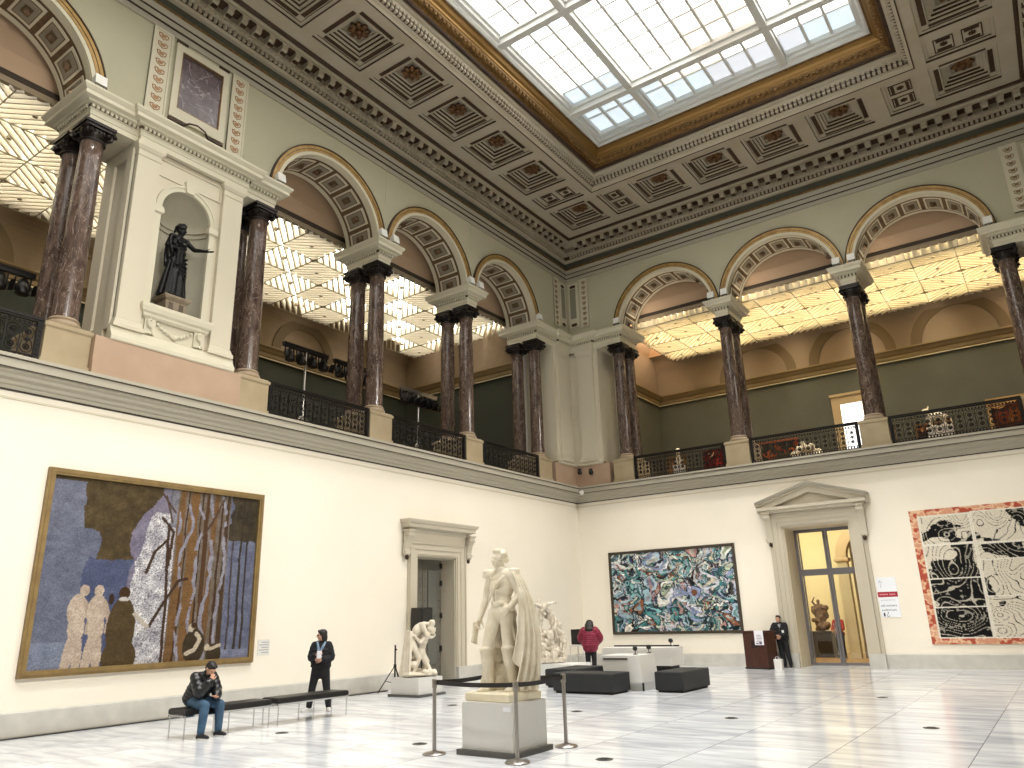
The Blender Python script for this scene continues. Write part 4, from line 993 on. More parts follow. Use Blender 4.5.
# ------------------------------------------------------------------ paintings of the hall
def fbm(w, h, seed, base=6, octs=4):
    r = np.random.RandomState(seed); out = np.zeros((h, w)); amp = 1
    for o in range(octs):
        n = base*2**o; g = r.rand(n+2, n+2)
        y = np.linspace(0, n, h); x = np.linspace(0, n, w); yi = y.astype(int); xi = x.astype(int); fy = (y-yi)[:, None]; fx = (x-xi)[None]
        fy = fy*fy*(3-2*fy); fx = fx*fx*(3-2*fx)
        a = g[yi][:, xi]; b = g[yi][:, xi+1]; c = g[yi+1][:, xi]; d = g[yi+1][:, xi+1]
        out += amp*((a*(1-fx)+b*fx)*(1-fy)+(c*(1-fx)+d*fx)*fy); amp *= .5
    return (out-out.min())/(out.max()-out.min())
def paint_forest():
    w, h = 300, 226; r = np.random.RandomState(2); V, U = np.mgrid[0:h, 0:w]; U = U/(w-1); V = 1-V/(h-1)
    n1, n2, n3 = fbm(w, h, 1, 8), fbm(w, h, 2, 30, 3), fbm(w, h, 3, 5); img = np.zeros((h, w, 3))
    def put(m, c, c2=None, n=n2): 
        c = np.array(rgb(c)); c2 = np.array(rgb(c2)) if c2 else c
        img[m] = (c+(c2-c)*n[..., None])[m]
    put(U >= 0, '#5c5a66', '#7c7a86')
    wob = (n1-.5)*.10
    put((U < .48), '#43361f', '#6a5532')                                   # olive brown sky
    put((U < .13+wob*.6) & (V < .98), '#64687e', '#80849a'); put((U < .20+wob) & (V < .70+wob), '#5b6078', '#767b92')
    put((U > .16+wob) & (U < .46) & (V < .56+wob*.6), '#434b6e', '#596287')
    put((U > .36+wob) & (U < .52) & (V < .74+(U-.36)*2+wob), '#6f6680', '#8c8499')
    bl = (np.abs(U-.50) < .20-.17*V+wob*.5) & (V < .85)
    put(bl | ((U > .42) & (U < .56) & (V < .5)), '#7f7c88', '#d8d4d2')
    sp = r.rand(h, w); img[(bl) & (sp > .45)] *= 1.22; img[bl & (sp < .2)] *= .65
    put((U > .53) & (V > .75+wob), '#63616e', '#96949f'); put(U > .84+wob*.5, '#565a76', '#7f839e'); put((U > .86+wob) & (V > .74+wob), '#352c1e', '#5a4c34')
    put((U > .56) & (U < .84), '#6a5740', '#857a76')
    for x, ww, lean, c in ((.585, .034, .0, '#6e4a26'), (.65, .05, -.01, '#7c552b'), (.715, .022, .0, '#5a3a20'), (.75, .028, .02, '#6a4626'), (.79, .012, .015, '#4c3320'), (.825, .02, .0, '#4f3a26'), (.87, .008, 0, '#4b4038'), (.915, .012, 0, '#3e3428'), (.95, .01, 0, '#3f362c'), (.61, .008, .01, '#4e3118'), (.685, .008, 0, '#442c18')):
        m = np.abs(U-(x+lean*(V-.5)+(n3-.5)*.012)) < ww*(.62-.25*V+.1*n2); put(m, c, '#8a6236' if ww > .025 else c)
    put((U > .57) & (U < .84) & (np.abs(np.sin(U*46+n3*3)) > .93) & (n1 > .35), '#7d7886', '#a5a2b0')
    def line(pts, wd, c):
        for (a, b), (c_, d) in zip(pts, pts[1:]):
            L = (c_-a)**2+(d-b)**2+1e-9; t = np.clip(((U-a)*(c_-a)+(V-b)*(d-b))/L, 0, 1); put(((U-a-t*(c_-a))*1.3)**2+(V-b-t*(d-b))**2 < wd*wd, c)
    for q in ([(.55, .0), (.545, .35), (.53, .6), (.525, .78), (.49, .82)], [(.53, .7), (.47, .62), (.44, .5)], [(.525, .78), (.55, .74), (.54, .55)], [(.545, .35), (.6, .46), (.64, .47)], [(.545, .35), (.5, .25), (.48, .2)]): line(q, .009, '#4a3222')
    for q in ([(.5, .95), (.54, .8)], [(.47, .98), (.55, .86)], [(.78, .9), (.70, .72)], [(.8, .97), (.74, .8)]): line(q, .006, '#5a4030')
    def el(x, y, a, b, c, c2=None, rot=0):
        u = (U-x)*cos(rot)+(V-y)*sin(rot); v = -(U-x)*sin(rot)+(V-y)*cos(rot); put((u/a)**2+(v/b)**2 < 1, c, c2)
    put((V < .13) & (U < .14), '#6d7690', '#8790a8'); put((V < .05+wob*.3) & (U > .84), '#666a8a', '#8a8ea8')
    fl, fs = '#b79f8a', '#d0bba6'          # two pale bathers
    for x, hx in ((.165, .185), (.245, .245)):
        el(hx, .395, .020, .030, fl, fs); el(x, .29, .040, .085, fl, fs); el(x+.005, .20, .034, .07, fl, fs); el(x-.012, .08, .022, .12, fl, fs, -.12); el(x+.018, .08, .021, .12, fl, fs, .05); line([(x+.03, .33), (x+.055, .24), (x+.05, .18)], .014, fl)
    el(.355, .19, .062, .17, '#4c3a20', '#5e4a2a'); el(.36, .04, .075, .1, '#4c3a20', '#5e4a2a'); el(.355, .385, .025, .033, '#4a3018'); el(.355, .35, .022, .012, '#c9c2b6'); line([(.41, .27), (.45, .22), (.47, .2)], .012, '#c0b2a0'); el(.30, .35, .012, .03, '#3e2a20')
    el(.705, .08, .055, .1, '#3c2f1e', '#4c3c28'); el(.685, .185, .015, .024, '#c9b79c'); el(.70, .2, .016, .016, '#4a2e18'); line([(.715, .15), (.735, .12), (.71, .06), (.67, .04)], .013, '#c9b79c')
    el(.81, .03, .04, .06, '#42341f'); el(.775, .07, .013, .02, '#cbb89c'); line([(.79, .06), (.84, .08)], .01, '#c6b295')
    gr = img.mean(2, keepdims=True); img = (img*.8+gr*.2)*(.90*(.86+.28*r.rand(h, w, 1))); return np.clip(img, 0, 1)
def paint_swirls():
    w, h = 230, 140; r = np.random.RandomState(11); Y, X = np.mgrid[0:h, 0:w].astype(float); X += (fbm(w, h, 21, 7)-.5)*26; Y += (fbm(w, h, 22, 7)-.5)*26
    P = [rgb(c) for c in ('#3a6a6c', '#4f8a8a', '#9ab8c4', '#d9dcd4', '#c5bfd0', '#8a94b4', '#e2dace', '#b98f88', '#3f4468', '#b5c0a6', '#7fb0b0', '#ecebe4', '#8a5a40', '#d4d4dc', '#a8bcc8', '#cfc6b0')]
    img = np.zeros((h, w, 3))+np.array(rgb('#4a6a70'))
    for k in range(1500):
        cx, cy = r.rand()*w, r.rand()*h; a = 2.2+r.rand()**3*15; b = a*(.4+.6*r.rand()); t = r.rand()*3.14; c = np.array(P[r.randint(len(P))])
        u = (X-cx)*cos(t)+(Y-cy)*sin(t); v = -(X-cx)*sin(t)+(Y-cy)*cos(t); q = (u/a)**2+(v/b)**2
        if k % 3: 
            ang = np.arctan2(v, u); m = (np.abs(np.sqrt(q)-1) < .16) & (ang > r.rand()*2-2.5); img[m] = c*(.95 if r.rand() > .35 else .3)
        else:
            img[q < 1] = c; img[(q > .75) & (q < 1.1)] = np.array(rgb('#22323c')); img[(q < .2)] = np.array(P[r.randint(len(P))])*.8
    n = fbm(w, h, 5, 40, 2); img *= (.78+.4*n)[..., None]; return np.clip(img, 0, 1)
def paint_panels():
    w, h = 260, 230; r = np.random.RandomState(5); V, U = np.mgrid[0:h, 0:w]; U = U/(w-1); V = V/(h-1)
    n = fbm(w, h, 31, 9); n2 = fbm(w, h, 32, 26, 3); n3 = fbm(w, h, 33, 6); n3s = fbm(w, h, 35, 5, 2); n = fbm(w, h, 31, 7, 2)
    img = np.zeros((h, w, 3)); a, b = np.array(rgb('#d3987a')), np.array(rgb('#b0523e'))
    img[:] = a; img[(n2 > .6)] = b; img[(np.abs(n2-.47) < .05)] = np.array(rgb('#e3c09c'))
    ii = (U > .045) & (U < .955) & (V > .045) & (V < .955); cream = np.array(rgb('#d6cdbb')); blk = np.array(rgb('#121111')); img[ii] = cream
    X0 = .045; cw = .303
    cells = [(0, .06, .27, .45), (0, .275, .52, .5), (0, .53, .73, .68), (0, .74, .95, .86), (1, .05, .28, .42), (1, .285, .40, .55), (1, .41, .66, .28), (1, .67, .95, .2), (2, .05, .3, .5), (2, .31, .6, .4), (2, .61, .95, .6)]
    for k, (c, y0, y1, dk) in enumerate(cells):
        x0 = X0+c*cw+.012; x1 = X0+(c+1)*cw-.006; m = (U > x0) & (U < x1) & (V > y0) & (V < y1)
        f = np.sin((n3s*20+k)*2.2)
        img[m & (n+.12*(n2-.5) < dk*.86)] = blk; img[m & (np.abs(f) < .17)] = blk
        img[m & (n < dk*.86) & (np.abs(np.sin(n3s*34+k)) < .2)] = cream*.85
        g = fbm(w, h, 40+k, 50, 2); img[m & (n < dk*.8) & (g > .74)] = np.array(rgb('#8f8a80'))
    for k, (c, y0, y1, dk) in enumerate(cells):
        x0 = X0+c*cw+.012; x1 = X0+(c+1)*cw-.006; m = (U > x0-.008) & (U < x1+.008) & (V > y0-.010) & (V < y1+.010) & ~((U > x0) & (U < x1) & (V > y0) & (V < y1)); img[m] = np.array(rgb('#e2dccf'))
    return np.clip(img*(.93+.12*r.rand(h, w, 1)), 0, 1)
framed(LW, 15.58, 20.66, 1.0, 4.95, 0, paint_forest(), OAK, .13, 'painting', 'huge blue and brown forest painting with pale figures in a wooden frame', depth=.09)
framed(BW, 1.33, 6.49, 1.12, 4.23, 0, paint_swirls(), DKFR, .10, 'painting', 'wide teal, white and pink abstract painting crowded with swirling shapes', depth=.07)
t = thing('tapestry', 'black and white panelled picture with an orange red border on the right', 'picture', BW(14.7, 0, .72))
mb = MB(BW); mb.box((12.34, .002, .72), (17.1, .03, 4.76)); mb.done('backing', mat('canvas_backing', '#b9a68c', .8), t)
canvas('canvas', BW, 12.33, 17.11, .71, 4.77, .05, paint_panels(), t, thick=.02)

def wall_label(T, s, z, w, h, label):
    t = thing('wall_label', label, 'label', T(s, 0, z-h/2)); mb = MB(T); mb.box((s-w/2, .001, z-h/2), (s+w/2, .012, z+h/2)); mb.done('card', mat('label_card', '#d9d8d2', .7), t)
    mb = MB(T)
    for k in range(5): mb.box((s-w*.4, .012, z+h*(.32-.16*k)-.008), (s-w*.4+w*(.8 if k % 2 else .6), .0135, z+h*(.32-.16*k)+.008))
    mb.done('printed_text', mat('label_text_grey', '#8f8f92', .8), t)
wall_label(LW, 15.25, 1.32, .34, .36, 'small pale wall label to the right of the forest painting')
wall_label(BW, 15.3, .60, .4, .12, 'small wall label under the black and white picture')

def text_mesh(txt, size, T, s, d, z, m, parent, name='lettering', align='LEFT', bold=0):
    cu = bpy.data.curves.new('t', 'FONT'); cu.body = txt; cu.size = size; cu.align_x = align; cu.offset = bold
    o = bpy.data.objects.new('t', cu); C.objects.link(o); dg = bpy.context.evaluated_depsgraph_get()
    me = bpy.data.meshes.new_from_object(o.evaluated_get(dg)); bpy.data.objects.remove(o)
    P = world_loc(parent)
    for v in me.vertices: v.co = T(s+v.co.x, d, z+v.co.y)-P
    me.materials.clear(); me.materials.append(m); q = bpy.data.objects.new(name, me); C.objects.link(q); q.parent = parent; return q
t = thing('direction_sign', 'white wall sign with an up arrow and a red band right of the glass door', 'sign', BW(11.31, 0, 1.53))
mb = MB(BW); mb.box((11.02, .002, 1.53), (11.60, .025, 2.76)); mb.done('board', mat('sign_white', '#eef0f6', .6), t)
mb = MB(BW); mb.box((11.02, .025, 2.15), (11.60, .029, 2.31)); mb.done('red_band', mat('sign_red', '#a52338', .6), t)
mb = MB(BW)
mb.bar((11.14, .027, 2.45), (11.14, .027, 2.66), .028, .003)
for q in (-1, 1): mb.bar((11.14, .027, 2.665), (11.14+q*.065, .027, 2.585), .028, .003)
mb.done('arrow', INK, t)
text_mesh('old masters', .098, BW, 11.06, .0265, 1.86, INK, t); text_mesh('auditorium', .098, BW, 11.06, .0265, 1.725, INK, t)
mb = MB(BW); lt = mat('sign_pale_red', '#e3a3ab', .7); 
for k in range(13): mb.box((11.07+k*.036, .029, 2.205+.006*(k % 3)), (11.095+k*.036, .031, 2.25)) if k != 7 else None
mb.done('band_lettering', lt, t)
mb = MB(BW)
for k in range(10): mb.box((11.09+k*.042, .025, 2.035+.006*(k % 3)), (11.12+k*.042, .027, 2.07))
mb.done('faint_lettering', mat('sign_faint_grey', '#c3c5cc', .7), t)
mb = MB(BW); mb.ell((11.12, .026, 1.655), (.022, .003, .022), seg=10); mb.box((11.095, .025, 1.56), (11.145, .028, 1.64))
mb.ell((11.235, .026, 1.665), (.018, .003, .018), seg=10); mb.bar((11.235, .027, 1.65), (11.245, .027, 1.6), .016, .003); mb.bar((11.245, .027, 1.6), (11.29, .027, 1.565), .016, .003); mb.tube([(11.225+.035*cos(q), .027, 1.59+.035*sin(q)) for q in [PI*.6+PI*1.2*k/8 for k in range(9)]], .006, 5)
mb.done('pictograms', INK, t)

# ------------------------------------------------------------------ furniture and barriers
def make_bench(label, x, y, L=1.78, W=.5):
    t = thing('padded_bench', label, 'bench', (x, y, 0), 0, 'black benches by the left wall')
    mb = MB(); mb.mould(-W/2+.05, W/2-.05, -L/2+.05, L/2-.05, [(.02, .385), (.05, .40), (.05, .46), (.03, .485), (0, .49)]); mb.done('seat_pad', LEATH, t, local=True, smooth=40)
    mb = MB(); 
    for xx in (-W/2+.02, W/2-.02): mb.box((xx-.012, -L/2, .355), (xx+.012, L/2, .385))
    for yy in (-L/2+.012, L/2-.012): mb.box((-W/2, yy-.012, .355), (W/2, yy+.012, .385))
    mb.done('frame', CHROME, t, local=True)
    for yy in (-L/2+.03, 0, L/2-.03):
        for xx in (-W/2+.025, W/2-.025):
            mb = MB(); mb.tube([(xx, yy, 0), (xx, yy, .36)], .012, 8); mb.done('leg', CHROME, t, local=True, smooth=60)
    return t
make_bench('black padded bench on thin chrome legs, the one the man sits on', 3.17, -18.45)
make_bench('black padded bench on thin chrome legs in front of the standing woman', 3.17, -16.52)

def plinth(name, label, x0, x1, y0, y1, h, m, foot=.08, fo=.06):
    t = thing(name, label, 'plinth', ((x0+x1)/2, (y0+y1)/2, 0))
    mb = MB(); mb.box((x0-fo, y0-fo, 0), (x1+fo, y1+fo, foot)); mb.done('foot', DARKP, t)
    mb = MB(); mb.box((x0, y0, foot), (x1, y1, h-.012)); mb.box((x0+.012, y0+.012, h-.012), (x1-.012, y1-.012, h)); mb.done('body', m, t)
    return t
p = plinth('statue_plinth', 'grey square plinth under the officer statue inside the rope barrier', 8.63, 9.52, -18.28, -17.44, .69, PLIN, .07)
mb = MB(); mb.box((9.36, -18.286, .58), (9.49, -18.28, .64)); mb.done('number_tag', PAPER, p)
plinth('statue_plinth', 'low pale grey plinth under the stooping marble couple by the left door', 1.42, 2.36, -12.32, -11.40, .45, PLIN, .06)
plinth('statue_plinth', 'white plinth under the entwined marble group behind the officer', 1.8, 3.4, -6.68, -5.5, .45, PLINW, .05, .0)

POSTS = [(8.28, -18.48), (9.74, -18.50), (9.64, -17.12), (8.28, -17.12)]
PLAB = ['leftmost, at the left front corner', 'nearest the camera, in front of the plinth', 'right of the plinth', 'hidden behind the statue']
proto = None
for (x, y), lb in zip(POSTS, PLAB):
    if proto is None:
        t = thing('stanchion', 'brushed steel barrier post '+lb, 'barrier post', (x, y, 0), 0, 'barrier posts around the officer statue')
        mb = MB(); mb.lathe([(.0, 0), (.165, 0), (.17, .012), (.15, .03), (.06, .045), (.03, .06), (0, .06)], seg=32); mb.done('base', STEEL, t, local=True, smooth=40)
        mb = MB(); mb.lathe([(.028, .05), (.028, .9), (0, .9)], seg=20); mb.done('post', STEEL, t, local=True, smooth=40)
        mb = MB(); mb.lathe([(.036, .88), (.038, .89), (.038, .99), (.03, 1.0), (0, 1.0)], seg=20); mb.done('belt_head', STEEL, t, local=True, smooth=40); proto = t
    else: dup(proto, (x, y, 0), 0, 'brushed steel barrier post '+lb)
BL = ['front belt on the left', 'belt on the right side', 'belt behind the statue', 'belt on the left side']
for k in range(4):
    a = Vector((*POSTS[k], .955)); b = Vector((*POSTS[(k+1) % 4], .955)); d = (b-a).normalized(); a = a+d*.04; b = b-d*.04; n = Vector((-d.y, d.x, 0))*.002
    mb = MB(); rings = []
    for i in range(13):
        f = i/12; p = a.lerp(b, f); p.z -= .02*4*f*(1-f); rings.append([p+n+Vector((0, 0, -.03)), p-n+Vector((0, 0, -.03)), p-n+Vector((0, 0, .03)), p+n+Vector((0, 0, .03))])
    mb.loft(rings); tag(mb.done('barrier_belt', BLACK, org=a), 'black barrier belt around the officer statue, '+BL[k], 'belt', 'barrier belts')

def block_bench(x0, x1, y0, y1, label):
    t = thing('block_bench', label, 'bench', ((x0+x1)/2, (y0+y1)/2, 0), 0, 'charcoal block benches')
    mb = MB(); mb.box((x0+.05, y0+.05, 0), (x1-.05, y1-.05, .05)); mb.done('recessed_foot', DARK, t)
    mb = MB(); mb.mould(x0+.02, x1-.02, y0+.02, y1-.02, [(0, .045), (.02, .06), (.02, .45), (0, .475)]); mb.done('upholstered_block', CHAR, t)
block_bench(5.0, 6.70, -10.2, -9.3, 'long charcoal block bench in front of the white desk')
block_bench(7.36, 8.10, -9.25, -7.58, 'charcoal block bench right of the white desk')
block_bench(3.95, 4.9, -8.95, -7.3, 'low charcoal block bench seen end on behind the long one, left of the desks')

t = thing('ticket_desk', 'white trapezoid desk with a dark slot, in front, beside the block benches', 'desk', (6.25, -8.66, 0))
mb = MB(); mb.prism([(5.95, -9.0, 0), (6.93, -9.0, 0), (6.93, -8.3, 0), (5.95, -8.3, 0)], (0, 0, .22)); mb.done('base', PLINW, t)
mb = MB(); mb.loft([[(5.92, -9.12, .2), (6.98, -9.12, .2), (6.98, -8.25, .2), (5.92, -8.25, .2)], [(5.82, -9.16, .84), (6.9, -9.16, .84), (6.9, -8.2, .84), (5.82, -8.2, .84)]]); mb.done('body', WHITE, t)
mb = MB(); mb.box((5.9, -9.175, .74), (6.6, -9.13, .775)); mb.done('dark_slot', DARK, t)
mb = MB(); mb.box((6.925, -9.08, .0), (6.945, -9.01, .2)); mb.done('corner_gap', DARK, t)
t = thing('ticket_counter', 'longer white counter with a black back edge behind the trapezoid desk', 'counter', (6.0, -7.2, 0))
mb = MB(); mb.box((6.4, -7.5, 0), (7.0, -6.9, .5)); mb.box((5.1, -7.4, 0), (5.4, -7., .5)); mb.done('pedestal', DARK, t)
mb = MB(); mb.box((5.0, -7.6, .5), (7.1, -6.8, .96)); mb.done('body', WHITE, t)
mb = MB(); mb.box((5.0, -6.86, .96), (7.0, -6.8, 1.0)); mb.done('black_back_edge', DARK, t)
def terminal(x, y, z, label):
    t = thing('audio_handset_holder', label, 'device', (x, y, z), 0, 'small black devices on the desks')
    mb = MB(); mb.lathe([(0, 0), (.06, 0), (.06, .015), (.012, .02), (.012, .1), (0, .1)], seg=12); mb.done('stand', DARK, t, local=True)
    mb = MB(); mb.ell((0, 0, .15), (.07, .05, .065), seg=10); mb.done('head', LEATH, t, local=True)
    mb = MB(); mb.tube([(.04, -.02, .12), (.08, -.05, .10), (.1, -.08, .04), (.07, -.1, .01)], .008, 5); mb.done('cable', CHROME, t, local=True)
terminal(6.60, -8.7, .842, 'black device on the front desk, left one'); terminal(6.82, -8.35, .86, 'black device with a cable at the right end of the front desk'); terminal(6.98, -7.3, .98, 'black device on the right end of the rear counter')

t = thing('trolley', 'white metal trolley beside the woman in the crimson jacket', 'trolley', (2.35, -4.3, 0))
mb = MB()
for x in (2.1, 2.6):
    for y in (-4.55, -4.05): mb.tube([(x, y, .1), (x, y, .95)], .02, 6)
for z in (.2, .32, .9): 
    for y in (-4.55, -4.05): mb.tube([(2.1, y, z), (2.6, y, z)], .018, 6)
    for x in (2.1, 2.6): mb.tube([(x, -4.55, z), (x, -4.05, z)], .018, 6)
mb.box((2.1, -4.55, .3), (2.6, -4.05, .33)); mb.box((2.1, -4.55, .56), (2.6, -4.05, .58)); mb.done('frame', WHITE, t)
for x in (2.1, 2.6):
    for y in (-4.55, -4.05): mb = MB(); mb.lathe([(.0, -.02), (.05, -.02), (.05, .02), (0, .02)], (x, y, .05), 12, ax='x'); mb.done('wheel', DARK, t)
mb = MB(); mb.box((2.12, -4.5, .935), (2.58, -4.1, 1.42)); mb.box((2.15, -4.52, .97), (2.55, -4.5, 1.38)); tag(mb.done('loudspeaker', LEATH, org=(2.35, -4.3, .94)), 'black box standing on the white trolley behind the woman', 'loudspeaker')

# lectern with a notice, white bag
t = thing('lectern', 'dark red wooden lectern left of the pedimented door', 'lectern', (7.25, -.78, 0), -.28)
mb = MB(); mb.box((-.44, -.28, .03), (.44, .28, 1.16)); mb.mould(-.44, .44, -.28, .28, [(0, 1.15), (.03, 1.17), (.03, 1.2), (0, 1.21)]); mb.done('body', WOODD, t, local=True)
mb = MB(); mb.box((-.46, -.3, .0), (.46, .3, .05)); mb.done('foot', DARK, t, local=True)
mb = MB(); mb.box((-.14, -.292, .66), (.12, -.28, .9)); mb.done('dark_emblem', mat('lectern_dark_emblem', '#1e0f0a', .4), t, local=True)
t = thing('notice', 'white printed notice fixed to the front of the lectern', 'notice', (7.25+.22*cos(-.28)+.33*sin(-.28), -.78+.22*sin(-.28)-.33*cos(-.28), .76), -.28)
mb = MB(); mb.box((-.17, -.012, 0), (.17, .0, .46)); mb.done('sheet', PAPER, t, local=True)
mb = MB()
for k in range(5): mb.box((-.1+.02*(k % 2), -.015, .3-.05*k), (.08+.02*(k % 3), -.012, .315-.05*k))
mb.box((.0, -.015, .02), (.1, -.012, .1)); mb.box((-.12, -.015, .03), (-.03, -.012, .07)); mb.done('print', mat('notice_print', '#6f6f86', .8), t, local=True)
t = thing('paper_bag', 'small white box bag on the floor in front of the lectern', 'bag', (7.93, -1.2, 0))
mb = MB(); mb.loft([[(-.12, -.08, 0), (.12, -.08, 0), (.12, .08, 0), (-.12, .08, 0)], [(-.13, -.09, .33), (.13, -.09, .33), (.13, .09, .33), (-.13, .09, .33)]], True, False); mb.face([(-.12, -.08, .01), (.12, -.08, .01), (.12, .08, .01), (-.12, .08, .01)])
mb.loft([[(-.125, -.085, .33), (.125, -.085, .33), (.125, .085, .33), (-.125, .085, .33)], [(-.12, -.08, .25), (.12, -.08, .25), (.12, .08, .25), (-.12, .08, .25)]], True, False); mb.done('body', WHITE, t, local=True)
mb = MB(); mb.tube([(-.06, -.09, .3), (-.05, -.09, .4), (.05, -.09, .4), (.06, -.09, .3)], .008, 5); mb.done('handle', PAPER, t, local=True)

# tripod stand and loudspeaker by the left door
def tripod(x, y, h, label, spread=.45):
    t = thing('tripod_stand', label, 'stand', (x, y, 0))
    mb = MB(); mb.tube([(0, 0, .18), (0, 0, h)], .022, 8); mb.done('pole', IRON, t, local=True)
    mb = MB(); mb.lathe([(.02, .62), (.04, .63), (.04, .72), (.02, .73)], seg=10); mb.cap((0, 0, h-.12), (.05, 0, h-.12), .02); mb.done('collar', IRON, t, local=True)
    for k in range(3):
        a = 2*PI*k/3+4.0; e = (spread*cos(a), spread*sin(a), .012); mb = MB(); mb.tube([(.02*cos(a), .02*sin(a), .66), e], .014, 6); mb.tube([(0, 0, .25), (e[0]*.55, e[1]*.55, .3)], .009, 6); mb.done('leg', IRON, t, local=True)
tripod(.80, -11.55, 1.22, 'black tripod stand against the left wall beside the marble couple')
t = thing('loudspeaker', 'black box loudspeaker on a pole behind the marble couple', 'loudspeaker', LW(10.1, .45, 0))
mb = MB(); mb.box((-.2, -.24, 1.55), (.2, .24, 2.2)); mb.done('cabinet', LEATH, t, local=True)
mb = MB(); mb.box((.2, -.2, 1.6), (.215, .2, 2.15)); mb.done('grille', DARK, t, local=True)
mb = MB(); mb.tube([(0, 0, .02), (0, 0, 1.56)], .02, 8); mb.lathe([(0, 0), (.22, 0), (.22, .02), (0, .03)], seg=20); mb.done('pole', IRON, t, local=True)

# floor boxes
for (x, y), lb in zip([(4.33, -13.36), (7.43, -17.85), (10.63, -17.77), (7.56, -13.34), (12.39, -8.82), (13.89, -13.17), (10.69, -13.19), (4.29, -17.98)],
                      ['left of the officer statue', 'by the leftmost barrier post', 'nearest the bottom edge right of the barrier', 'behind the officer statue', 'far off in front of the pedimented door', 'rightmost on the open floor', 'in the middle of the open floor', 'in front of the benches']):
    t = thing('floor_box', 'small dark metal floor socket cover '+lb, 'floor socket', (x, y, 0), 0, 'floor socket covers')
    mb = MB(); mb.lathe([(0, .0), (.115, .0), (.115, .006), (.1, .009), (0, .009)], seg=24); mb.done('rim', mat('floor_box_metal', '#5d5a57', .4, .6), t, local=True)
    mb = MB(); mb.box((-.06, -.06, .009), (.06, .06, .012)); mb.done('flap', DARK, t, local=True)
# ------------------------------------------------------------------ figures
V = Vector
def frame_of(f, up=(0, 0, 1)):
    "matrix whose columns are side, front, up for a head facing f"
    f = V(f).normalized(); s = f.cross(V(up)).normalized(); u = s.cross(f).normalized()
    return Matrix((s, f, u)).transposed()
def head(mb, c, f, up=(0, 0, 1), k=1., hair=None, curls=False):
    m = frame_of(f, up); c = V(c)
    P = lambda x, y, z: c+m @ V((x*k, y*k, z*k))
    mb.ell(P(0, -.012, .028), (.076*k, .096*k, .090*k), m, 18)          # skull
    mb.ell(P(0, .022, -.035), (.060*k, .070*k, .082*k), m, 16)          # face
    mb.ell(P(0, .050, -.092), (.030*k, .026*k, .024*k), m, 10)          # chin
    mb.ell(P(0, .078, .028), (.050*k, .016*k, .014*k), m, 10)           # brow
    mb.cap(P(0, .086, .022), P(0, .112, -.022), .010*k, .016*k, 8)      # nose
    mb.ell(P(0, .088, -.056), (.026*k, .013*k, .007*k), m, 8); mb.ell(P(0, .086, -.070), (.022*k, .013*k, .008*k), m, 8)   # lips
    for q in (-1, 1):
        mb.ell(P(q*.032, .070, -.022), (.020*k, .018*k, .018*k), m, 8)  # cheek
        mb.ell(P(q*.030, .076, .008), (.013*k, .010*k, .009*k), m, 8)   # eyelid
        mb.ell(P(q*.078, -.008, -.004), (.011*k, .020*k, .032*k), m, 8) # ear
    return P, m
def hand(mb, w, d, palm, k=1., curl=.5, spread=1., thumb=1):
    "hand at wrist w pointing along d, palm facing 'palm'; thumb on side thumb"
    d = V(d).normalized(); n = (V(palm)-d*V(palm).dot(d)).normalized(); s = d.cross(n)*thumb; w = V(w)
    mb.ell(w+d*.05*k, (.040*k, .052*k, .018*k), Matrix((s, d, n)).transposed(), 10)
    mb.cap(w-d*.02*k, w+d*.04*k, .026*k, .034*k, 10)
    for i, (o, ln) in enumerate(((.030, .078), (.010, .088), (-.010, .080), (-.029, .062))):
        p = w+d*.09*k+s*o*k*1.05; a = 0; dirv = d+s*o*2*spread
        for j in range(3):
            a += curl*(.55+.25*j); v = (dirv.normalized()*cos(a)+n*sin(a)); q = p+v*ln*k*(.44, .32, .26)[j]; mb.cap(p, q, (.0095-.001*j)*k, (.0085-.001*j)*k, 8); p = q
    p = w+d*.025*k+s*.03*k; v = (d*.75+s*.65+n*.25).normalized()
    for j in range(3):
        q = p+v*k*(.042, .034, .026)[j]; mb.cap(p, q, (.013-.0015*j)*k, (.011-.0012*j)*k, 8); p = q; v = (v+d*.25+n*.35*curl-s*.15).normalized()
def foot(mb, a, d, k=1., r=.038):
    a = V(a); d = V(d).normalized(); h = V((a.x, a.y, 0))
    mb.chain([a, a+V((0, 0, -.03*k))-d*.03*k, a+V((0, 0, -.055*k))+d*.07*k, a+V((0, 0, -.066*k))+d*.15*k], [.042*k, .04*k, .036*k, .026*k])
    s = d.cross(V((0, 0, 1)))
    mb.chain([a+V((0, 0, -.058*k))+d*.05*k+s*.02*k, a+V((0, 0, -.066*k))+d*.14*k+s*.02*k], [.032*k, .024*k]); mb.chain([a+V((0, 0, -.058*k))+d*.05*k-s*.02*k, a+V((0, 0, -.066*k))+d*.13*k-s*.022*k], [.032*k, .024*k])
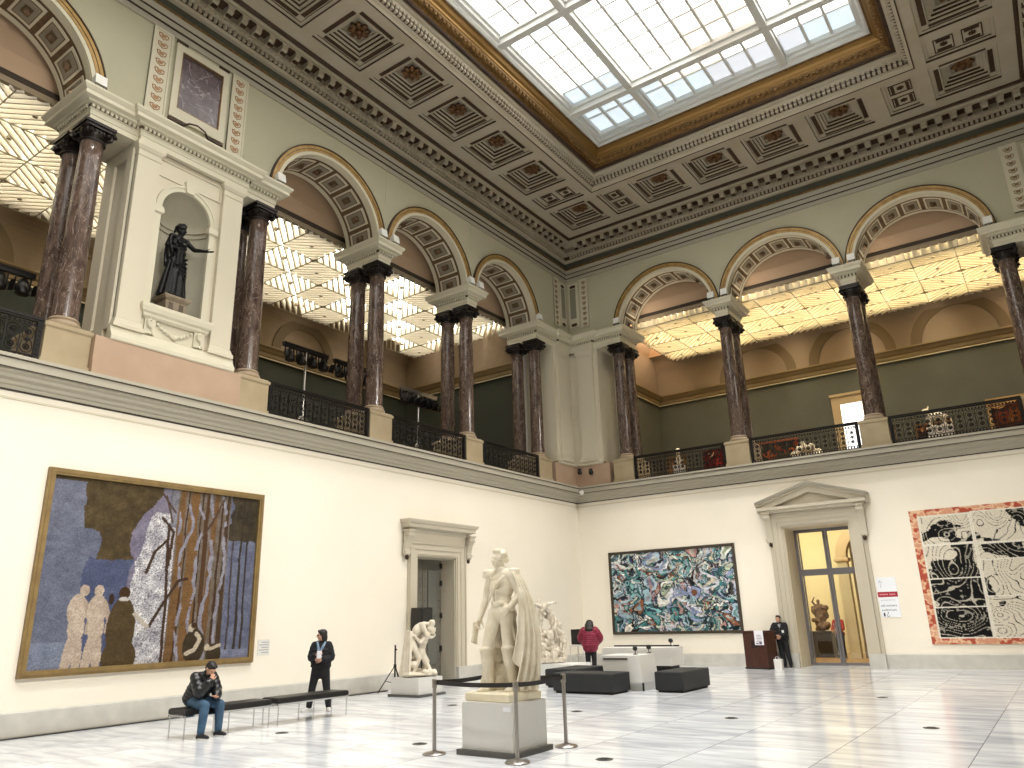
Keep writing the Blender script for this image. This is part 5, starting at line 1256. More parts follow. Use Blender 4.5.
def torso(mb, J, k=1., fem=False, fat=0.):
    pel, ch, nk = V(J['pelvis']), V(J['chest']), V(J['neck']); sl, sr = V(J['shL']), V(J['shR']); hl, hr = V(J['hipL']), V(J['hipR'])
    s = (sl-sr).normalized(); u = (ch-pel).normalized(); f = s.cross(u); m = Matrix((s, u.cross(s)*1, u)).transposed()
    m = Matrix((s, f, u)).transposed(); e = fat
    mb.ell(pel, (.165*k+e, .115*k+e, .12*k), m, 16); mb.ell(pel.lerp(ch, .42), ((.140 if not fem else .125)*k+e, .100*k+e, .14*k), m, 16)
    mb.ell(ch, (.170*k+e, .118*k+e, .17*k), m, 16); mb.ell(ch.lerp(nk, .45), (.150*k+e, .095*k+e, .10*k), m, 14)
    mb.cap(sl, sr, .066*k+e*.6, None, 12)
    mb.cap(sl.lerp(nk, .2), nk, .05*k+e*.5, .05*k, 10); mb.cap(sr.lerp(nk, .2), nk, .05*k+e*.5, .05*k, 10)
    mb.cap(ch.lerp(nk, .6), nk, .075*k, .056*k)
    for h in (hl, hr): mb.ell(h-f*.035*k, (.10*k+e*.6, .105*k+e*.6, .10*k), m, 12)
    return m, f
def arms(mb, J, k=1., e=0., sides='LR', r=(.055, .046, .040, .029)):
    for q in sides: mb.chain([J['sh'+q], J['el'+q], V(J['el'+q]).lerp(V(J['wr'+q]), .3), J['wr'+q]], [r[0]*k+e, r[1]*k+e*.9, r[2]*k+e*.9, r[3]*k+e*.8])
def legs(mb, J, k=1., e=0., sides='LR', r=(.090, .060, .058, .038)):
    for q in sides: 
        kn, an = V(J['kn'+q]), V(J['an'+q]); mb.chain([J['hip'+q], V(J['hip'+q]).lerp(kn, .5), kn, kn.lerp(an, .3), an], [r[0]*k+e, (r[0]*.85)*k+e, r[1]*k+e, r[2]*k+e, r[3]*k+e*1.1])
STAND = dict(pelvis=(0, 0, .93), chest=(0, .0, 1.22), neck=(0, -.005, 1.42), head=(0, .02, 1.56), shL=(-.175, 0, 1.37), shR=(.175, 0, 1.37), elL=(-.235, -.03, 1.09), elR=(.235, -.03, 1.09), wrL=(-.23, .05, .86), wrR=(.23, .05, .86),
             hipL=(-.09, 0, .90), hipR=(.09, 0, .90), knL=(-.10, .02, .49), knR=(.10, .02, .49), anL=(-.10, -.02, .085), anR=(.10, -.02, .085))
SKIN = mat('light_skin', '#c99a80', .55); HAIRD = mat('dark_hair', '#17110e', .5)
def person(label, loc, rotz, J, face=(0, 1, 0), hup=(0, 0, 1), fem=False, hands=None, jacket=None, trousers=None, shoes=None, hair='short', jlen=.0, puff=0., extra=None, footdir=None):
    "figure built facing +y; parts: body, clothes, hair, shoes"
    J = {**STAND, **J}; t = thing('person', label, 'person', loc, rotz)
    mb = MB(); torso(mb, J, fem=fem); arms(mb, J); legs(mb, J); mb.cap(J['neck'], V(J['head'])+V((0, 0, -.05)), .052, .05)
    Pf, m = head(mb, J['head'], face, hup)
    hands = hands or {}
    for q in 'LR':
        w, e = V(J['wr'+q]), V(J['el'+q]); hd = hands.get(q, {}); d = hd.get('d', w-e); hand(mb, w, d, hd.get('palm', (1 if q == 'L' else -1, 0, 0)), 1., hd.get('curl', .45), thumb=hd.get('thumb', 1 if q == 'L' else -1))
        fd = (footdir or {}).get(q, (0, 1, 0)); foot(mb, J['an'+q], fd, .78)
    b = mb.done('body', SKIN, t, local=True); remesh(b, .0075, 3)
    # trousers
    mb = MB(); e = .018; legs(mb, {**J, **{'an'+q: V(J['an'+q])+V((0, 0, .03)) for q in 'LR'}}, 1., e, r=(.092, .064, .060, .046)); s_ = (V(J['hipL'])-V(J['hipR'])).normalized()
    pel = V(J['pelvis']); ch = V(J['chest']); m2, f2 = None, None
    mbx = MB(); torso_m = None
    sl = (V(J['shL'])-V(J['shR'])).normalized(); u = (ch-pel).normalized(); fr = sl.cross(u); M_ = Matrix((sl, fr, u)).transposed()
    mb.ell(pel, (.178, .13, .12), M_, 16)
    for q in 'LR': mb.ell(V(J['hip'+q])-fr*.03, (.112, .118, .11), M_, 12)
    remesh(mb.done('trousers', trousers, t, local=True), .012, 3); mbx.bm.free()
    # jacket
    mb = MB(); e = .022+puff; torso(mb, J, 1., fem, e); arms(mb, {**J, **{'wr'+q: V(J['wr'+q]).lerp(V(J['el'+q]), .12) for q in 'LR'}}, 1., e, r=(.058, .052, .046, .036))
    if jlen: mb.cap(V(J['pelvis'])+sl*.07, V(J['pelvis'])+sl*.07-u*jlen, .115+puff, .12+puff); mb.cap(V(J['pelvis'])-sl*.07, V(J['pelvis'])-sl*.07-u*jlen, .115+puff, .12+puff)
    mb.cap(V(J['neck'])-u*.03, V(J['neck'])+u*.035, .07, .066)
    if puff:      # quilted rolls
        n = 6
        for i in range(n):
            c = pel.lerp(V(J['neck']), .02+.78*i/n); w = .20+puff if i < 4 else .185+puff
            mb.lathe([(.97, -.028), (1.0, -.014), (1.02, 0), (1.0, .014), (.97, .028)], (0, 0, 0), 4) if False else None
            ring_ = [c+M_ @ V((w*cos(a)*.98, (.135+puff)*sin(a), 0)) for a in [2*PI*j/20 for j in range(21)]]
            mb.tube(ring_, .034, 8)
        for q in 'LR':
            a, b_, c = V(J['sh'+q]), V(J['el'+q]), V(J['wr'+q])
            for f in (.25, .55, .85): mb.ell(a.lerp(b_, f), .058+e+.012, seg=12); mb.ell(b_.lerp(c, f*.85), .048+e+.008, seg=12)
    remesh(mb.done('jacket', jacket, t, local=True), .011, 2)
    for q in 'LR':
        fd = V((footdir or {}).get(q, (0, 1, 0))).normalized(); mb = MB(); a = V(J['an'+q]); z = a.z
        mb.chain([a+V((0, 0, -.025)), a+V((0, 0, -.045))-fd*.045], [.05, .048]); mb.chain([a+V((0, 0, -.03)), a+V((0, 0, -.048))+fd*.09, a+V((0, 0, -.055))+fd*.17], [.052, .045, .036]); o = remesh(mb.done('shoe', shoes, t, local=True), .009, 2)
        mb = MB(); sd = fd.cross(V((0, 0, 1))); g = a+V((0, 0, -z))
        mb.loft([[g+fd*(.06+.145*cos(x))+sd*.048*sin(x)*(1+.15*cos(x))+V((0, 0, zz)) for x in [2*PI*i/18 for i in range(18)]] for zz in (.003, .026)])
        mb.done('shoe_sole', mat('white_rubber_sole', '#dcdad6', .6), o, local=True)
    mb = MB(); P = lambda x, y, z: V(J['head'])+m @ V((x, y, z))
    if hair == 'short':
        mb.ell(P(0, -.022, .045), (.086, .100, .088), m, 16); mb.ell(P(0, .045, .092), (.062, .05, .035), m, 12); mb.ell(P(0, -.06, .0), (.074, .056, .075), m, 12)
    elif hair == 'bob':
        mb.ell(P(0, -.022, .042), (.092, .104, .095), m, 16); mb.ell(P(0, -.062, -.04), (.088, .062, .12), m, 14)
        for q in (-1, 1): mb.ell(P(q*.078, -.015, -.045), (.022, .05, .09), m, 10)
        mb.ell(P(0, .05, .095), (.065, .045, .03), m, 10)
    elif hair == 'long':
        mb.ell(P(0, -.02, .045), (.125, .13, .115), m, 16); mb.ell(P(0, -.07, -.06), (.15, .09, .17), m, 16); mb.ell(P(0, -.09, -.17), (.145, .08, .10), m, 14)
    remesh(mb.done('hair', HAIRD, t, local=True), .01, 2)
    for q in (-1, 1):
        mb = MB(); mb.ell(P(q*.030, .085, .009), (.011, .006, .007), m, 8); mb.done('eye', DARK, t, local=True)
    if extra: extra(t, J, m, P)
    return t
JBLK = mat('black_quilted_jacket', '#17181c', .35); DENIM = mat('blue_denim', '#44627c', .8, col2='#35506a', scale=6); SHOEB = mat('black_sneaker', '#18171a', .6)
COATB = mat('black_wool', '#131318', .85); PINKJ = mat('crimson_down_jacket', '#840f33', .5, col2='#6e0c2a', scale=5)

# man sitting on the bench, head bowed, chin on his right hand
SIT = dict(pelvis=(0, -.02, .60), chest=(0, .13, .84), neck=(0, .23, 1.02), head=(0, .33, 1.11), shL=(-.18, .17, .985), shR=(.18, .17, .985),
           elL=(-.20, .30, .73), elR=(.20, .34, .72), wrL=(-.03, .50, .67), wrR=(.055, .43, .93),
           hipL=(-.10, .0, .59), hipR=(.10, .0, .59), knL=(-.17, .44, .52), knR=(.17, .46, .53), anL=(-.19, .42, .09), anR=(.21, .46, .09))
def phone(t, J, m, P):
    mb = MB(); mb.loft([[(-.02, .545, .655), (.05, .545, .655), (.05, .60, .70), (-.02, .60, .70)], [(-.02, .55, .648), (.05, .55, .648), (.05, .605, .693), (-.02, .605, .693)]]); mb.done('phone', DARK, t, local=True)
    mb = MB(); mb.ell(P(0, .075, -.075), (.052, .03, .04), m, 12); mb.ell(P(0, .05, -.1), (.045, .03, .025), m, 12); remesh(mb.done('beard', HAIRD, t, local=True), .01, 2)
person('man in a black jacket and jeans seated on the bench, head bowed on his hand', (3.13, -18.98, 0), -PI/2+.12, SIT, face=(0.03, .72, -.62), hup=(0, .6, .8),
       hands={'L': dict(d=(.5, .55, -.1), palm=(0, 0, 1), curl=.4, thumb=1), 'R': dict(d=(-.35, -.15, .8), palm=(-.4, -.7, .1), curl=1.0, thumb=-1)},
       jacket=JBLK, trousers=DENIM, shoes=SHOEB, hair='short', puff=.014, extra=phone)
# standing visitor
def scarf(t, J, m, P):
    mb = MB(); mb.tube([(-.09, .03, 1.43), (-.06, .10, 1.36), (-.03, .145, 1.28), (.0, .15, 1.2)], .028, 8); mb.tube([(.09, .03, 1.43), (.06, .10, 1.36), (.03, .145, 1.28), (.01, .15, 1.18)], .028, 8); mb.tube([(-.09, .02, 1.44), (0, -.07, 1.45), (.09, .02, 1.44)], .028, 8)
    mb.done('scarf', mat('blue_white_scarf', '#9fb4c4', .8, col2='#4a6a8c', scale=30), t, local=True, smooth=60)
    mb = MB()
    for q in (-1, 1): mb.ell(P(q*.033, .1, .006), (.024, .006, .018), m, 10)
    mb.bar(P(-.012, .104, .01), P(.012, .104, .01), .004); 
    for q in (-1, 1): mb.bar(P(q*.055, .095, .01), P(q*.08, .0, .01), .004)
    mb.done('glasses', DARK, t, local=True)
    mb = MB(); mb.prism([(-.06, .235, 1.10), (.03, .25, 1.10), (.03, .25, 1.26), (-.06, .235, 1.26)], (.0, .03, .0)); mb.done('leaflet', PAPER, t, local=True)
person('standing woman in black with glasses and a pale scarf, holding a leaflet behind the bench', (2.28, -15.42, 0), PI+.62, dict(shL=(-.155, 0, 1.37), shR=(.155, 0, 1.37), elL=(-.225, .0, 1.10), elR=(.225, .0, 1.10), wrL=(-.06, .20, 1.06), wrR=(.07, .19, 1.16), knL=(-.15, .02, .49), knR=(.16, .03, .49), anL=(-.20, -.02, .085), anR=(.22, .0, .085), head=(0, .02, 1.575)), face=(.85, .5, -.05), fem=True,
       hands={'L': dict(d=(.8, .35, .1), palm=(0, -1, .2), curl=.8), 'R': dict(d=(-.75, .3, .35), palm=(0, -.9, 0), curl=.8)},
       jacket=COATB, trousers=COATB, shoes=mat('pale_shoe', '#c9c6c2', .6), hair='bob', jlen=.16, puff=.004, extra=scarf, footdir={'L': (-.35, 1, 0), 'R': (.75, .8, 0)})
# woman in crimson down jacket, from behind
person('woman in a crimson down jacket and black trousers seen from behind at the white desk', (3.12, -4.97, 0), .35, dict(elL=(-.30, .06, 1.13), elR=(.30, .06, 1.13), wrL=(-.14, .27, 1.02), wrR=(.14, .27, 1.02), head=(0, .05, 1.555), anL=(-.09, -.02, .085), anR=(.09, -.02, .085)), face=(0, .93, -.35), fem=True,
       jacket=PINKJ, trousers=COATB, shoes=SHOEB, hair='long', jlen=.06, puff=.062)
# guard leaning on the door surround
def badge(t, J, m, P):
    mb = MB(); mb.box((-.13, .155, 1.12), (-.06, .17, 1.20)); mb.done('white_badge', PAPER, t, local=True)
    mb = MB(); mb.prism([(-.05, .12, 1.40), (.05, .12, 1.40), (0, .16, 1.22)], (0, .012, 0)); mb.done('shirt_front', mat('grey_shirt', '#8f8f95', .8), t, local=True)
    mb = MB(); mb.ell((0, 0, 0), (.01, .01, .01)); mb.bm.free()
person('museum guard in a dark suit leaning by the pedimented door beside the lectern', (7.84, -.28, 0), PI+.15, dict(pelvis=(-.02, .02, .93), chest=(.01, .0, 1.22), neck=(.02, -.01, 1.42), head=(.03, .02, 1.56), shL=(-.16, 0, 1.37), shR=(.19, 0, 1.37), elL=(-.17, .05, 1.10), elR=(.30, .05, 1.10), wrL=(-.02, .20, 1.00), wrR=(.12, .22, 1.04), hipL=(-.11, .02, .9), hipR=(.07, .02, .9), knL=(-.16, .1, .49), knR=(.03, .05, .48), anL=(-.22, .14, .085), anR=(-.02, .08, .085)), face=(.2, 1, .05),
       jacket=COATB, trousers=COATB, shoes=SHOEB, hair='short', jlen=.12, puff=.004, extra=badge)
# visitor in the far room
person('visitor in a red top seen through the glass door beside the dark pedestal', (8.45, 5.2, 0), PI-.5, dict(wrL=(-.12, .25, 1.05), wrR=(.12, .25, 1.05), elL=(-.25, .05, 1.1), elR=(.25, .05, 1.1)), fem=True, jacket=mat('red_top', '#b0262c', .7), trousers=COATB, shoes=SHOEB, hair='bob')

# ------------------------------------------------------------------ statues
def cloth_sheet(mb, top, bot, n=26, amp=.03, folds=7, mid=None, thick=.03, nd=None, phase=0.):
    "hanging drapery between two polylines, rounded folds parted by sharp grooves that deepen downwards; closed volume"
    top = [V(p) for p in top]; bot = [V(p) for p in bot]
    def along(pl, t):
        t = min(max(t, 0), 1); x = t*(len(pl)-1); i = min(int(x), len(pl)-2); return pl[i].lerp(pl[i+1], x-i)
    def nrm(t, f):
        a, b = along(top, t-.02).lerp(along(bot, t-.02), f), along(top, t+.02).lerp(along(bot, t+.02), f)
        return (b-a).normalized().cross((along(bot, t)-along(top, t)).normalized()).normalized()
    sg = -1 if nd is not None and nrm(.5, .5).dot(V(nd)) < 0 else 1
    m = 14; rows_o, rows_i = [], []
    for j in range(m+1):
        f = j/m; ro, ri = [], []
        for i in range(n+1):
            t = i/n; p = along(top, t).lerp(along(bot, t), f)
            if mid: p = p+V(mid)*(4*f*(1-f))
            nn = nrm(t, f)*sg
            w = amp*(.35+.65*f)*(1.7*abs(sin(PI*folds*t+phase+.35*sin(3*f)))-1.)
            ro.append(p+nn*(w+thick*.5)); ri.append(p+nn*(w-thick*.5))
        rows_o.append(ro); rows_i.append(ri)
    mb.loft([o+i[::-1] for o, i in zip(rows_o, rows_i)], True, True)

# --- the officer : built facing +y with his left at -x, then turned to face the camera side (-y)
k = 1.19
def sc(p): return tuple(x*k for x in p)
OJ = {a: sc(b) for a, b in {**STAND, **dict(pelvis=(-.01, 0, .93), chest=(-.0, -.015, 1.22), neck=(0, -.02, 1.43), head=(.015, .0, 1.575), shL=(-.185, -.02, 1.385), shR=(.185, -.02, 1.385), elL=(-.27, -.06, 1.12), wrL=(-.215, .09, .985),
      elR=(.275, -.03, 1.10), wrR=(.30, .07, .87), hipR=(.085, .01, .9), hipL=(-.095, 0, .9), knR=(.145, .13, .48), anR=(.155, .06, .085), knL=(-.10, .0, .49), anL=(-.11, -.06, .085))}.items()}
so = thing('officer_statue', 'large white marble statue of an officer in a long cloak on the grey plinth', 'statue', (9.06, -17.86, .69), PI-.08)
mb = MB(); mb.mould(-.42, .42, -.36, .36, [(-.01, 0), (0, .01), (0, .10), (-.02, .12)])
mb.done('marble_base', mat('worn_marble_base', '#ddcfae', .55, col2='#e8dfc8', scale=5, bump=.1, bscale=20), so, local=True)
mb = MB(); Z0 = V((0, 0, .115))
J2 = {a: V(b)+Z0 for a, b in OJ.items()}
torso(mb, J2, k, fat=.01); arms(mb, J2, k, .012); legs(mb, J2, k, .004, r=(.098, .070, .066, .05)); mb.cap(J2['neck'], J2['head']+V((0, 0, -.06)), .06*k, .056*k)
Pf, hm = head(mb, J2['head'], (.30, 1, .0), k=k*1.02)
for (x, y, z, r) in ((0, -.03, .05, .09), (.045, .03, .10, .036), (-.04, .035, .10, .036), (0, .05, .105, .034), (.08, .0, .06, .034), (-.08, 0, .06, .034), (.075, .035, .02, .022), (-.075, .035, .02, .022), (0, -.09, .02, .05), (.05, -.075, -.01, .04), (-.05, -.075, -.01, .04)): mb.ell(Pf(x, y, z), r*k, seg=10)
# high collar, coat front, sash, epaulettes, cuffs
mb.lathe([(.068*k, -.05), (.075*k, .035*k), (.06*k, .05*k)], tuple(J2['neck']+V((0, 0, .0))), 16)
for q in (-1, 1):
    e = J2['shL' if q < 0 else 'shR']+V((q*.03, 0, .065)); mb.ell(e, (.085*k, .07*k, .022*k), seg=14)
    for i in range(12): a = -PI/2+PI*i/11; p = e+V((q*.075*k*cos(a), .062*k*sin(a), -.01)); mb.cap(p, p+V((q*.012, 0, -.085)), .013, .011, 6)
ch = J2['chest']; pel = J2['pelvis']
mb.tube([ch+V((-.16, .11, .17)), ch+V((-.06, .17, .06)), ch+V((.06, .175, -.08)), ch+V((.15, .13, -.2))], .022, 8)
mb.tube([ch+V((-.10, .14, .20)), ch+V((-.02, .165, .0)), ch+V((-.02, .16, -.25))], .012, 6)
mb.tube([ch+V((.10, .14, .20)), ch+V((.04, .165, .0)), ch+V((.03, .16, -.25))], .012, 6)
for i in range(5):
    for q in (-1, 1): mb.ell(ch+V((q*.055, .158, .14-i*.085)), .014, seg=6)
wst = pel.lerp(ch, .33); mb.lathe([(.15, -.03), (.162, -.015), (.162, .02), (.15, .035)], tuple(wst), 24)
cloth_sheet(mb, [wst+V((-.17, -.03, 0)), wst+V((-.12, -.13, 0)), wst+V((.12, -.13, 0)), wst+V((.17, -.03, 0))], [wst+V((-.2, -.08, -.62)), wst+V((-.12, -.2, -.68)), wst+V((.12, -.2, -.68)), wst+V((.2, -.08, -.62))], amp=.02, folds=5, thick=.05)
mb.ell(wst+V((-.16, .08, -.08)), (.05, .05, .09), seg=10)                       # sword hilt at his left hip
mb.tube([wst+V((-.17, .06, -.06)), wst+V((-.23, -.05, -.55)), wst+V((-.27, -.12, -1.0))], .02, 8)
for q, nm in ((-1, 'L'), (1, 'R')):                                              # boots
    kn, an = J2['kn'+nm], J2['an'+nm]; mb.chain([kn+V((0, 0, -.02)), kn.lerp(an, .35), an], [.098, .092, .064]); mb.lathe([(.092, -.04), (.108, 0), (.108, .03), (.092, .05)], tuple(kn+V((0, 0, -.01))), 16)
    for f in (.6, .75, .88): mb.ell(kn.lerp(an, f), (.078, .078, .022), seg=12)
    foot(mb, an, (.25*q, 1, 0), k*1.12)
hand(mb, J2['wrR'], (.1, .35, -.9), (-1, .2, 0), k, .7, thumb=-1); hand(mb, J2['wrL'], (.6, .5, -.3), (0, -1, 0), k, .8)
# hat and papers hanging from the right hand
w = J2['wrR']+V((.02, .05, -.08)); mb.prism([w+V((-.02, -.03, .03)), w+V((-.02, .07, .02)), w+V((.02, .08, -.28)), w+V((.0, -.01, -.31))], V((.04, 0, 0)))
# rocky stump with drapery behind the right leg
for (x, y, z, r) in ((.22, -.12, .12, .15), (.24, -.1, .32, .13), (.22, -.12, .52, .11), (.18, -.14, .7, .09), (.33, .0, .1, .1), (.3, .04, .28, .07), (.34, -.06, .45, .07), (.1, -.2, .3, .13), (.0, -.22, .25, .14), (-.05, -.22, .5, .11)): mb.ell((x, y, z+.08), (r, r*.9, r*1.25), seg=12)
for i in range(9): a = i*.9; mb.ell((.27+.09*cos(a), -.02+.09*sin(a), .2+.06*i), (.05, .045, .06), seg=8)
# the cloak, from his left shoulder to the ground
sh = J2['shL']
cloth_sheet(mb, [sh+V((.09, -.09, .03)), sh+V((-.02, -.07, .05)), sh+V((-.09, .0, .02)), sh+V((-.05, .09, .02))],
            [V((.02, -.30, .14)), V((-.24, -.36, .14)), V((-.46, -.14, .13)), V((-.30, .12, .16))], n=96, amp=.075, folds=8.5, mid=(-.16, -.05, .06), thick=.05, nd=(-.7, -.7, 0))
cloth_sheet(mb, [sh+V((-.07, .05, .02)), sh+V((-.10, -.02, .02))], [V((-.30, .14, .55)), V((-.44, -.06, .3))], n=16, amp=.03, folds=2.5, mid=(-.11, .0, .05), thick=.05)
ob = mb.done('figure', MARB, so, local=True); remesh(ob, .0105, 2)

# --- bronze woman in the niche (faces the hall: +x)
k = 1.17
bt = thing('bronze_statue', 'black bronze statue of a helmeted draped woman standing in the wall niche', 'statue', LW(18.42, -.16, 9.40), -PI/2+.15); bt.scale = (1.1, 1.06, 1.0)
BJ = {a: V(sc(b)) for a, b in {**STAND, **dict(elL=(-.25, .14, 1.20), wrL=(-.35, .33, 1.17), elR=(.25, .0, 1.12), wrR=(.12, .16, 1.05), knR=(.08, .06, .49), shL=(-.165, 0, 1.37), shR=(.165, 0, 1.37))}.items()}
mb = MB(); torso(mb, BJ, k, True); arms(mb, BJ, k, .004); legs(mb, BJ, k); mb.cap(BJ['neck'], BJ['head']+V((0, 0, -.05)), .06, .056)
Pf, hm = head(mb, BJ['head'], (-.45, .9, -.1), k=k)
mb.ell(Pf(0, -.02, .06), (.10*k, .115*k, .085*k), hm, 14); mb.tube([Pf(0, .10, .10), Pf(0, .04, .15), Pf(0, -.06, .155), Pf(0, -.12, .06), Pf(0, -.13, -.05)], [.02, .035, .035, .03, .02], 8)
hand(mb, BJ['wrL'], (-.6, .8, -.05), (0, 0, 1), k, .25); hand(mb, BJ['wrR'], (-.6, .5, 0), (0, -.5, 1), k, .6, thumb=-1)
for q in (-1, 1): mb.ell(BJ['chest']+V((q*.075, .12, .02)), (.062, .05, .06), seg=10)
wst = BJ['pelvis']+V((0, 0, .12)); n = 40; rings = []
for j in range(12):
    f = j/11; r0 = .16+.15*f; rings.append([wst+V((r0*(1.05)*cos(a)+.05*f, (.115+.13*f)*sin(a), -f*(wst.z-.0)))+V((cos(a), sin(a), 0))*.022*f**.5*sin(11*a+1.5*f) for a in [2*PI*i/n for i in range(n)]])
mb.loft(rings)
mb.lathe([(.15, -.05), (.175, -.02), (.175, .03), (.15, .05)], tuple(wst), 20)
for i in range(6): mb.tube([BJ['pelvis']+V((.19, -.02, .15-.06*i)), BJ['pelvis']+V((.08, .17, -.08-.07*i)), BJ['pelvis']+V((-.1, .19, -.06-.10*i)), BJ['pelvis']+V((-.22, .06, .05-.13*i))], .026, 6)
cloth_sheet(mb, [BJ['shR']+V((-.16, -.06, .07)), BJ['shR']+V((.0, -.04, .08)), BJ['shR']+V((.04, .06, .04))], [BJ['pelvis']+V((-.05, -.2, -.25)), BJ['pelvis']+V((.24, -.1, -.3)), BJ['pelvis']+V((.2, .14, .02))], amp=.025, folds=5, mid=(.06, 0, 0), thick=.05)
cloth_sheet(mb, [BJ['wrR']+V((.02, 0, .0)), BJ['wrR']+V((-.1, .05, 0))], [BJ['wrR']+V((.04, .0, -.45)), BJ['wrR']+V((-.1, .03, -.4))], n=12, amp=.02, folds=2, thick=.04)
cloth_sheet(mb, [BJ['pelvis']+V((-.15, .05, .05)), BJ['pelvis']+V((-.2, 0, .05))], [BJ['pelvis']+V((-.19, .05, -.42)), BJ['pelvis']+V((-.26, .0, -.36))], n=10, amp=.02, folds=1.5, thick=.04)
for i in range(14): mb.tube([V((.18+.03*sin(i), -.1+.02*i, .10)), V((.25, -.08+.02*i, .02)), V((.30-.01*i, -.06+.02*i, .02))], .025, 6)
remesh(mb.done('figure', BRONZE, bt, local=True), .013, 2)
bp = thing('niche_pedestal', 'small brown marble base under the bronze statue in the niche', 'pedestal', LW(18.42, -.2, 9.0))
mb = MB(); mb.mould(-.22, .22, -.26, .26, [(.0, 0), (0, .26), (.05, .30), (.08, .34), (.08, .39), (.0, .40)]); mb.done('block', mat('brown_grey_marble_base', '#8d7f6c', .5, col2='#7a6c5a', scale=6), bp, local=True)
for q in (-1, 1): mb = MB(); mb.box((.2, q*.13-.05, .05), (.235, q*.13+.05, .22)); mb.done('inset_panel', mat('base_inset_dark', '#564a3c', .5), bp, local=True)

# --- stooping couple near the left door (bends towards +x / image right)
st = thing('couple_statue', 'white marble group of two stooping nude figures with drapery, on the low grey plinth', 'statue', (1.89, -11.86, .45), -PI/2+.9)
mb = MB(); 
for (x, y, z, rx, ry, rz) in ((0, 0, .065, .42, .44, .06), (0, .25, .06, .3, .25, .07), (.1, -.2, .07, .25, .2, .08), (-.15, .1, .08, .22, .25, .07)): mb.ell((x, y, z), (rx, ry, rz), seg=14)
AJ = dict(pelvis=(0, -.16, .86), chest=(0, .0, 1.14), neck=(0, .17, 1.30), head=(.02, .36, 1.28), shL=(-.18, .10, 1.27), shR=(.18, .10, 1.27), elL=(-.24, .28, 1.05), elR=(.25, .22, 1.0), wrL=(-.06, .36, 1.12), wrR=(.06, .36, .95), hipL=(-.1, -.16, .82), hipR=(.1, -.16, .82), knL=(-.12, -.02, .45), knR=(.13, .02, .45), anL=(-.12, -.16, .14), anR=(.14, -.1, .14))
AJ = {a: V(b) for a, b in AJ.items()}
torso(mb, AJ, 1.15); arms(mb, AJ, 1.25); legs(mb, AJ, 1.2); mb.cap(AJ['neck'], AJ['head'], .058, .055); head(mb, AJ['head'], (0, .55, -.85), (0, .85, .5), 1.0)
for q in 'LR': hand(mb, AJ['wr'+q], (.2 if q == 'L' else -.2, .6, .2), (0, -1, 0), 1.05, .6, thumb=1 if q == 'L' else -1); foot(mb, AJ['an'+q], (0, 1, 0))
BJ2 = dict(pelvis=(0, .10, .62), chest=(0, .16, .88), neck=(0, .27, 1.04), head=(0, .37, 1.13), shL=(-.15, .2, 1.0), shR=(.16, .2, 1.0), elL=(-.2, .02, .86), elR=(.22, .05, .84), wrL=(-.16, -.1, 1.02), wrR=(.17, -.08, .98), hipL=(-.08, .1, .6), hipR=(.09, .1, .6), knL=(-.1, .28, .36), knR=(.1, .22, .32), anL=(-.09, .16, .12), anR=(.14, .34, .13))
BJ2 = {a: V(b) for a, b in BJ2.items()}
torso(mb, BJ2, 1.0, True); arms(mb, BJ2, 1.1); legs(mb, BJ2, 1.1); mb.cap(BJ2['neck'], BJ2['head'], .054, .052); head(mb, BJ2['head'], (.0, .8, .1), (0, -.2, 1), 1.0); mb.ell(BJ2['head']+V((0, -.03, .04)), (.09, .11, .09), seg=12); mb.ell(AJ['head']+V((0, .02, .05)), (.095, .09, .08), seg=12)
for q in 'LR': hand(mb, BJ2['wr'+q], (0, -.7, .5), (0, 0, -1), .95, .6); foot(mb, BJ2['an'+q], (.2 if q == 'R' else -.2, 1, -.1))
cloth_sheet(mb, [V((-.20, -.18, 1.12)), V((0, -.27, 1.16)), V((.2, -.18, 1.12))], [V((-.3, -.22, .06)), V((0, -.42, .06)), V((.3, -.22, .06))], amp=.03, folds=6, thick=.08)
for (x, y, z, r) in ((.2, .3, .12, .09), (.05, .42, .10, .1), (-.2, .35, .1, .08), (.3, .15, .12, .1), (.25, .42, .09, .07), (-.28, .1, .12, .1), (.1, -.1, .3, .13), (-.1, -.1, .3, .13), (0, -.12, .5, .12)): mb.ell((x, y, z), (r, r, r*.8), seg=10)
remesh(mb.done('figures', mat('cream_white_marble', '#dfd6c6', .5, col2='#cfc4b0', scale=6, bump=.06, bscale=30), st, local=True), .013, 1)

# --- entwined group on rock behind the officer
gt = thing('group_statue', 'pale marble group of entwined figures climbing a rock, half hidden behind the officer', 'statue', (2.22, -6.2, .48), -PI/2+.75); gt.scale = (.85, .82, 1.12)
mb = MB(); rr = random.Random(5)
for i in range(110):
    z = .16+.62*rr.random(); sp = .55*(1-z*.45); x = (rr.random()*2-1)*sp; y = (rr.random()*2-1)*.36*(1-z*.4); r = .10+.08*rr.random(); mb.ell((y, x, z), (r, r*.9, r*.8), Matrix.Rotation(rr.random()*3, 3, 'Z') @ Matrix.Rotation(rr.random()-.5, 3, 'X'), 8)
mb.box((-.42, -.66, 0), (.42, .66, .12))
CJ = dict(pelvis=(.05, .32, .92), chest=(.03, .20, 1.22), neck=(0, .08, 1.40), head=(.0, -.04, 1.47), shL=(-.14, .12, 1.36), shR=(.17, .16, 1.34), elL=(-.2, -.12, 1.52), elR=(.22, -.1, 1.5), wrL=(-.08, -.38, 1.55), wrR=(.1, -.36, 1.56), hipL=(-.05, .32, .88), hipR=(.15, .34, .88), knL=(-.1, .62, .98), knR=(.2, .64, .74), anL=(-.08, .5, .56), anR=(.22, .50, .34))
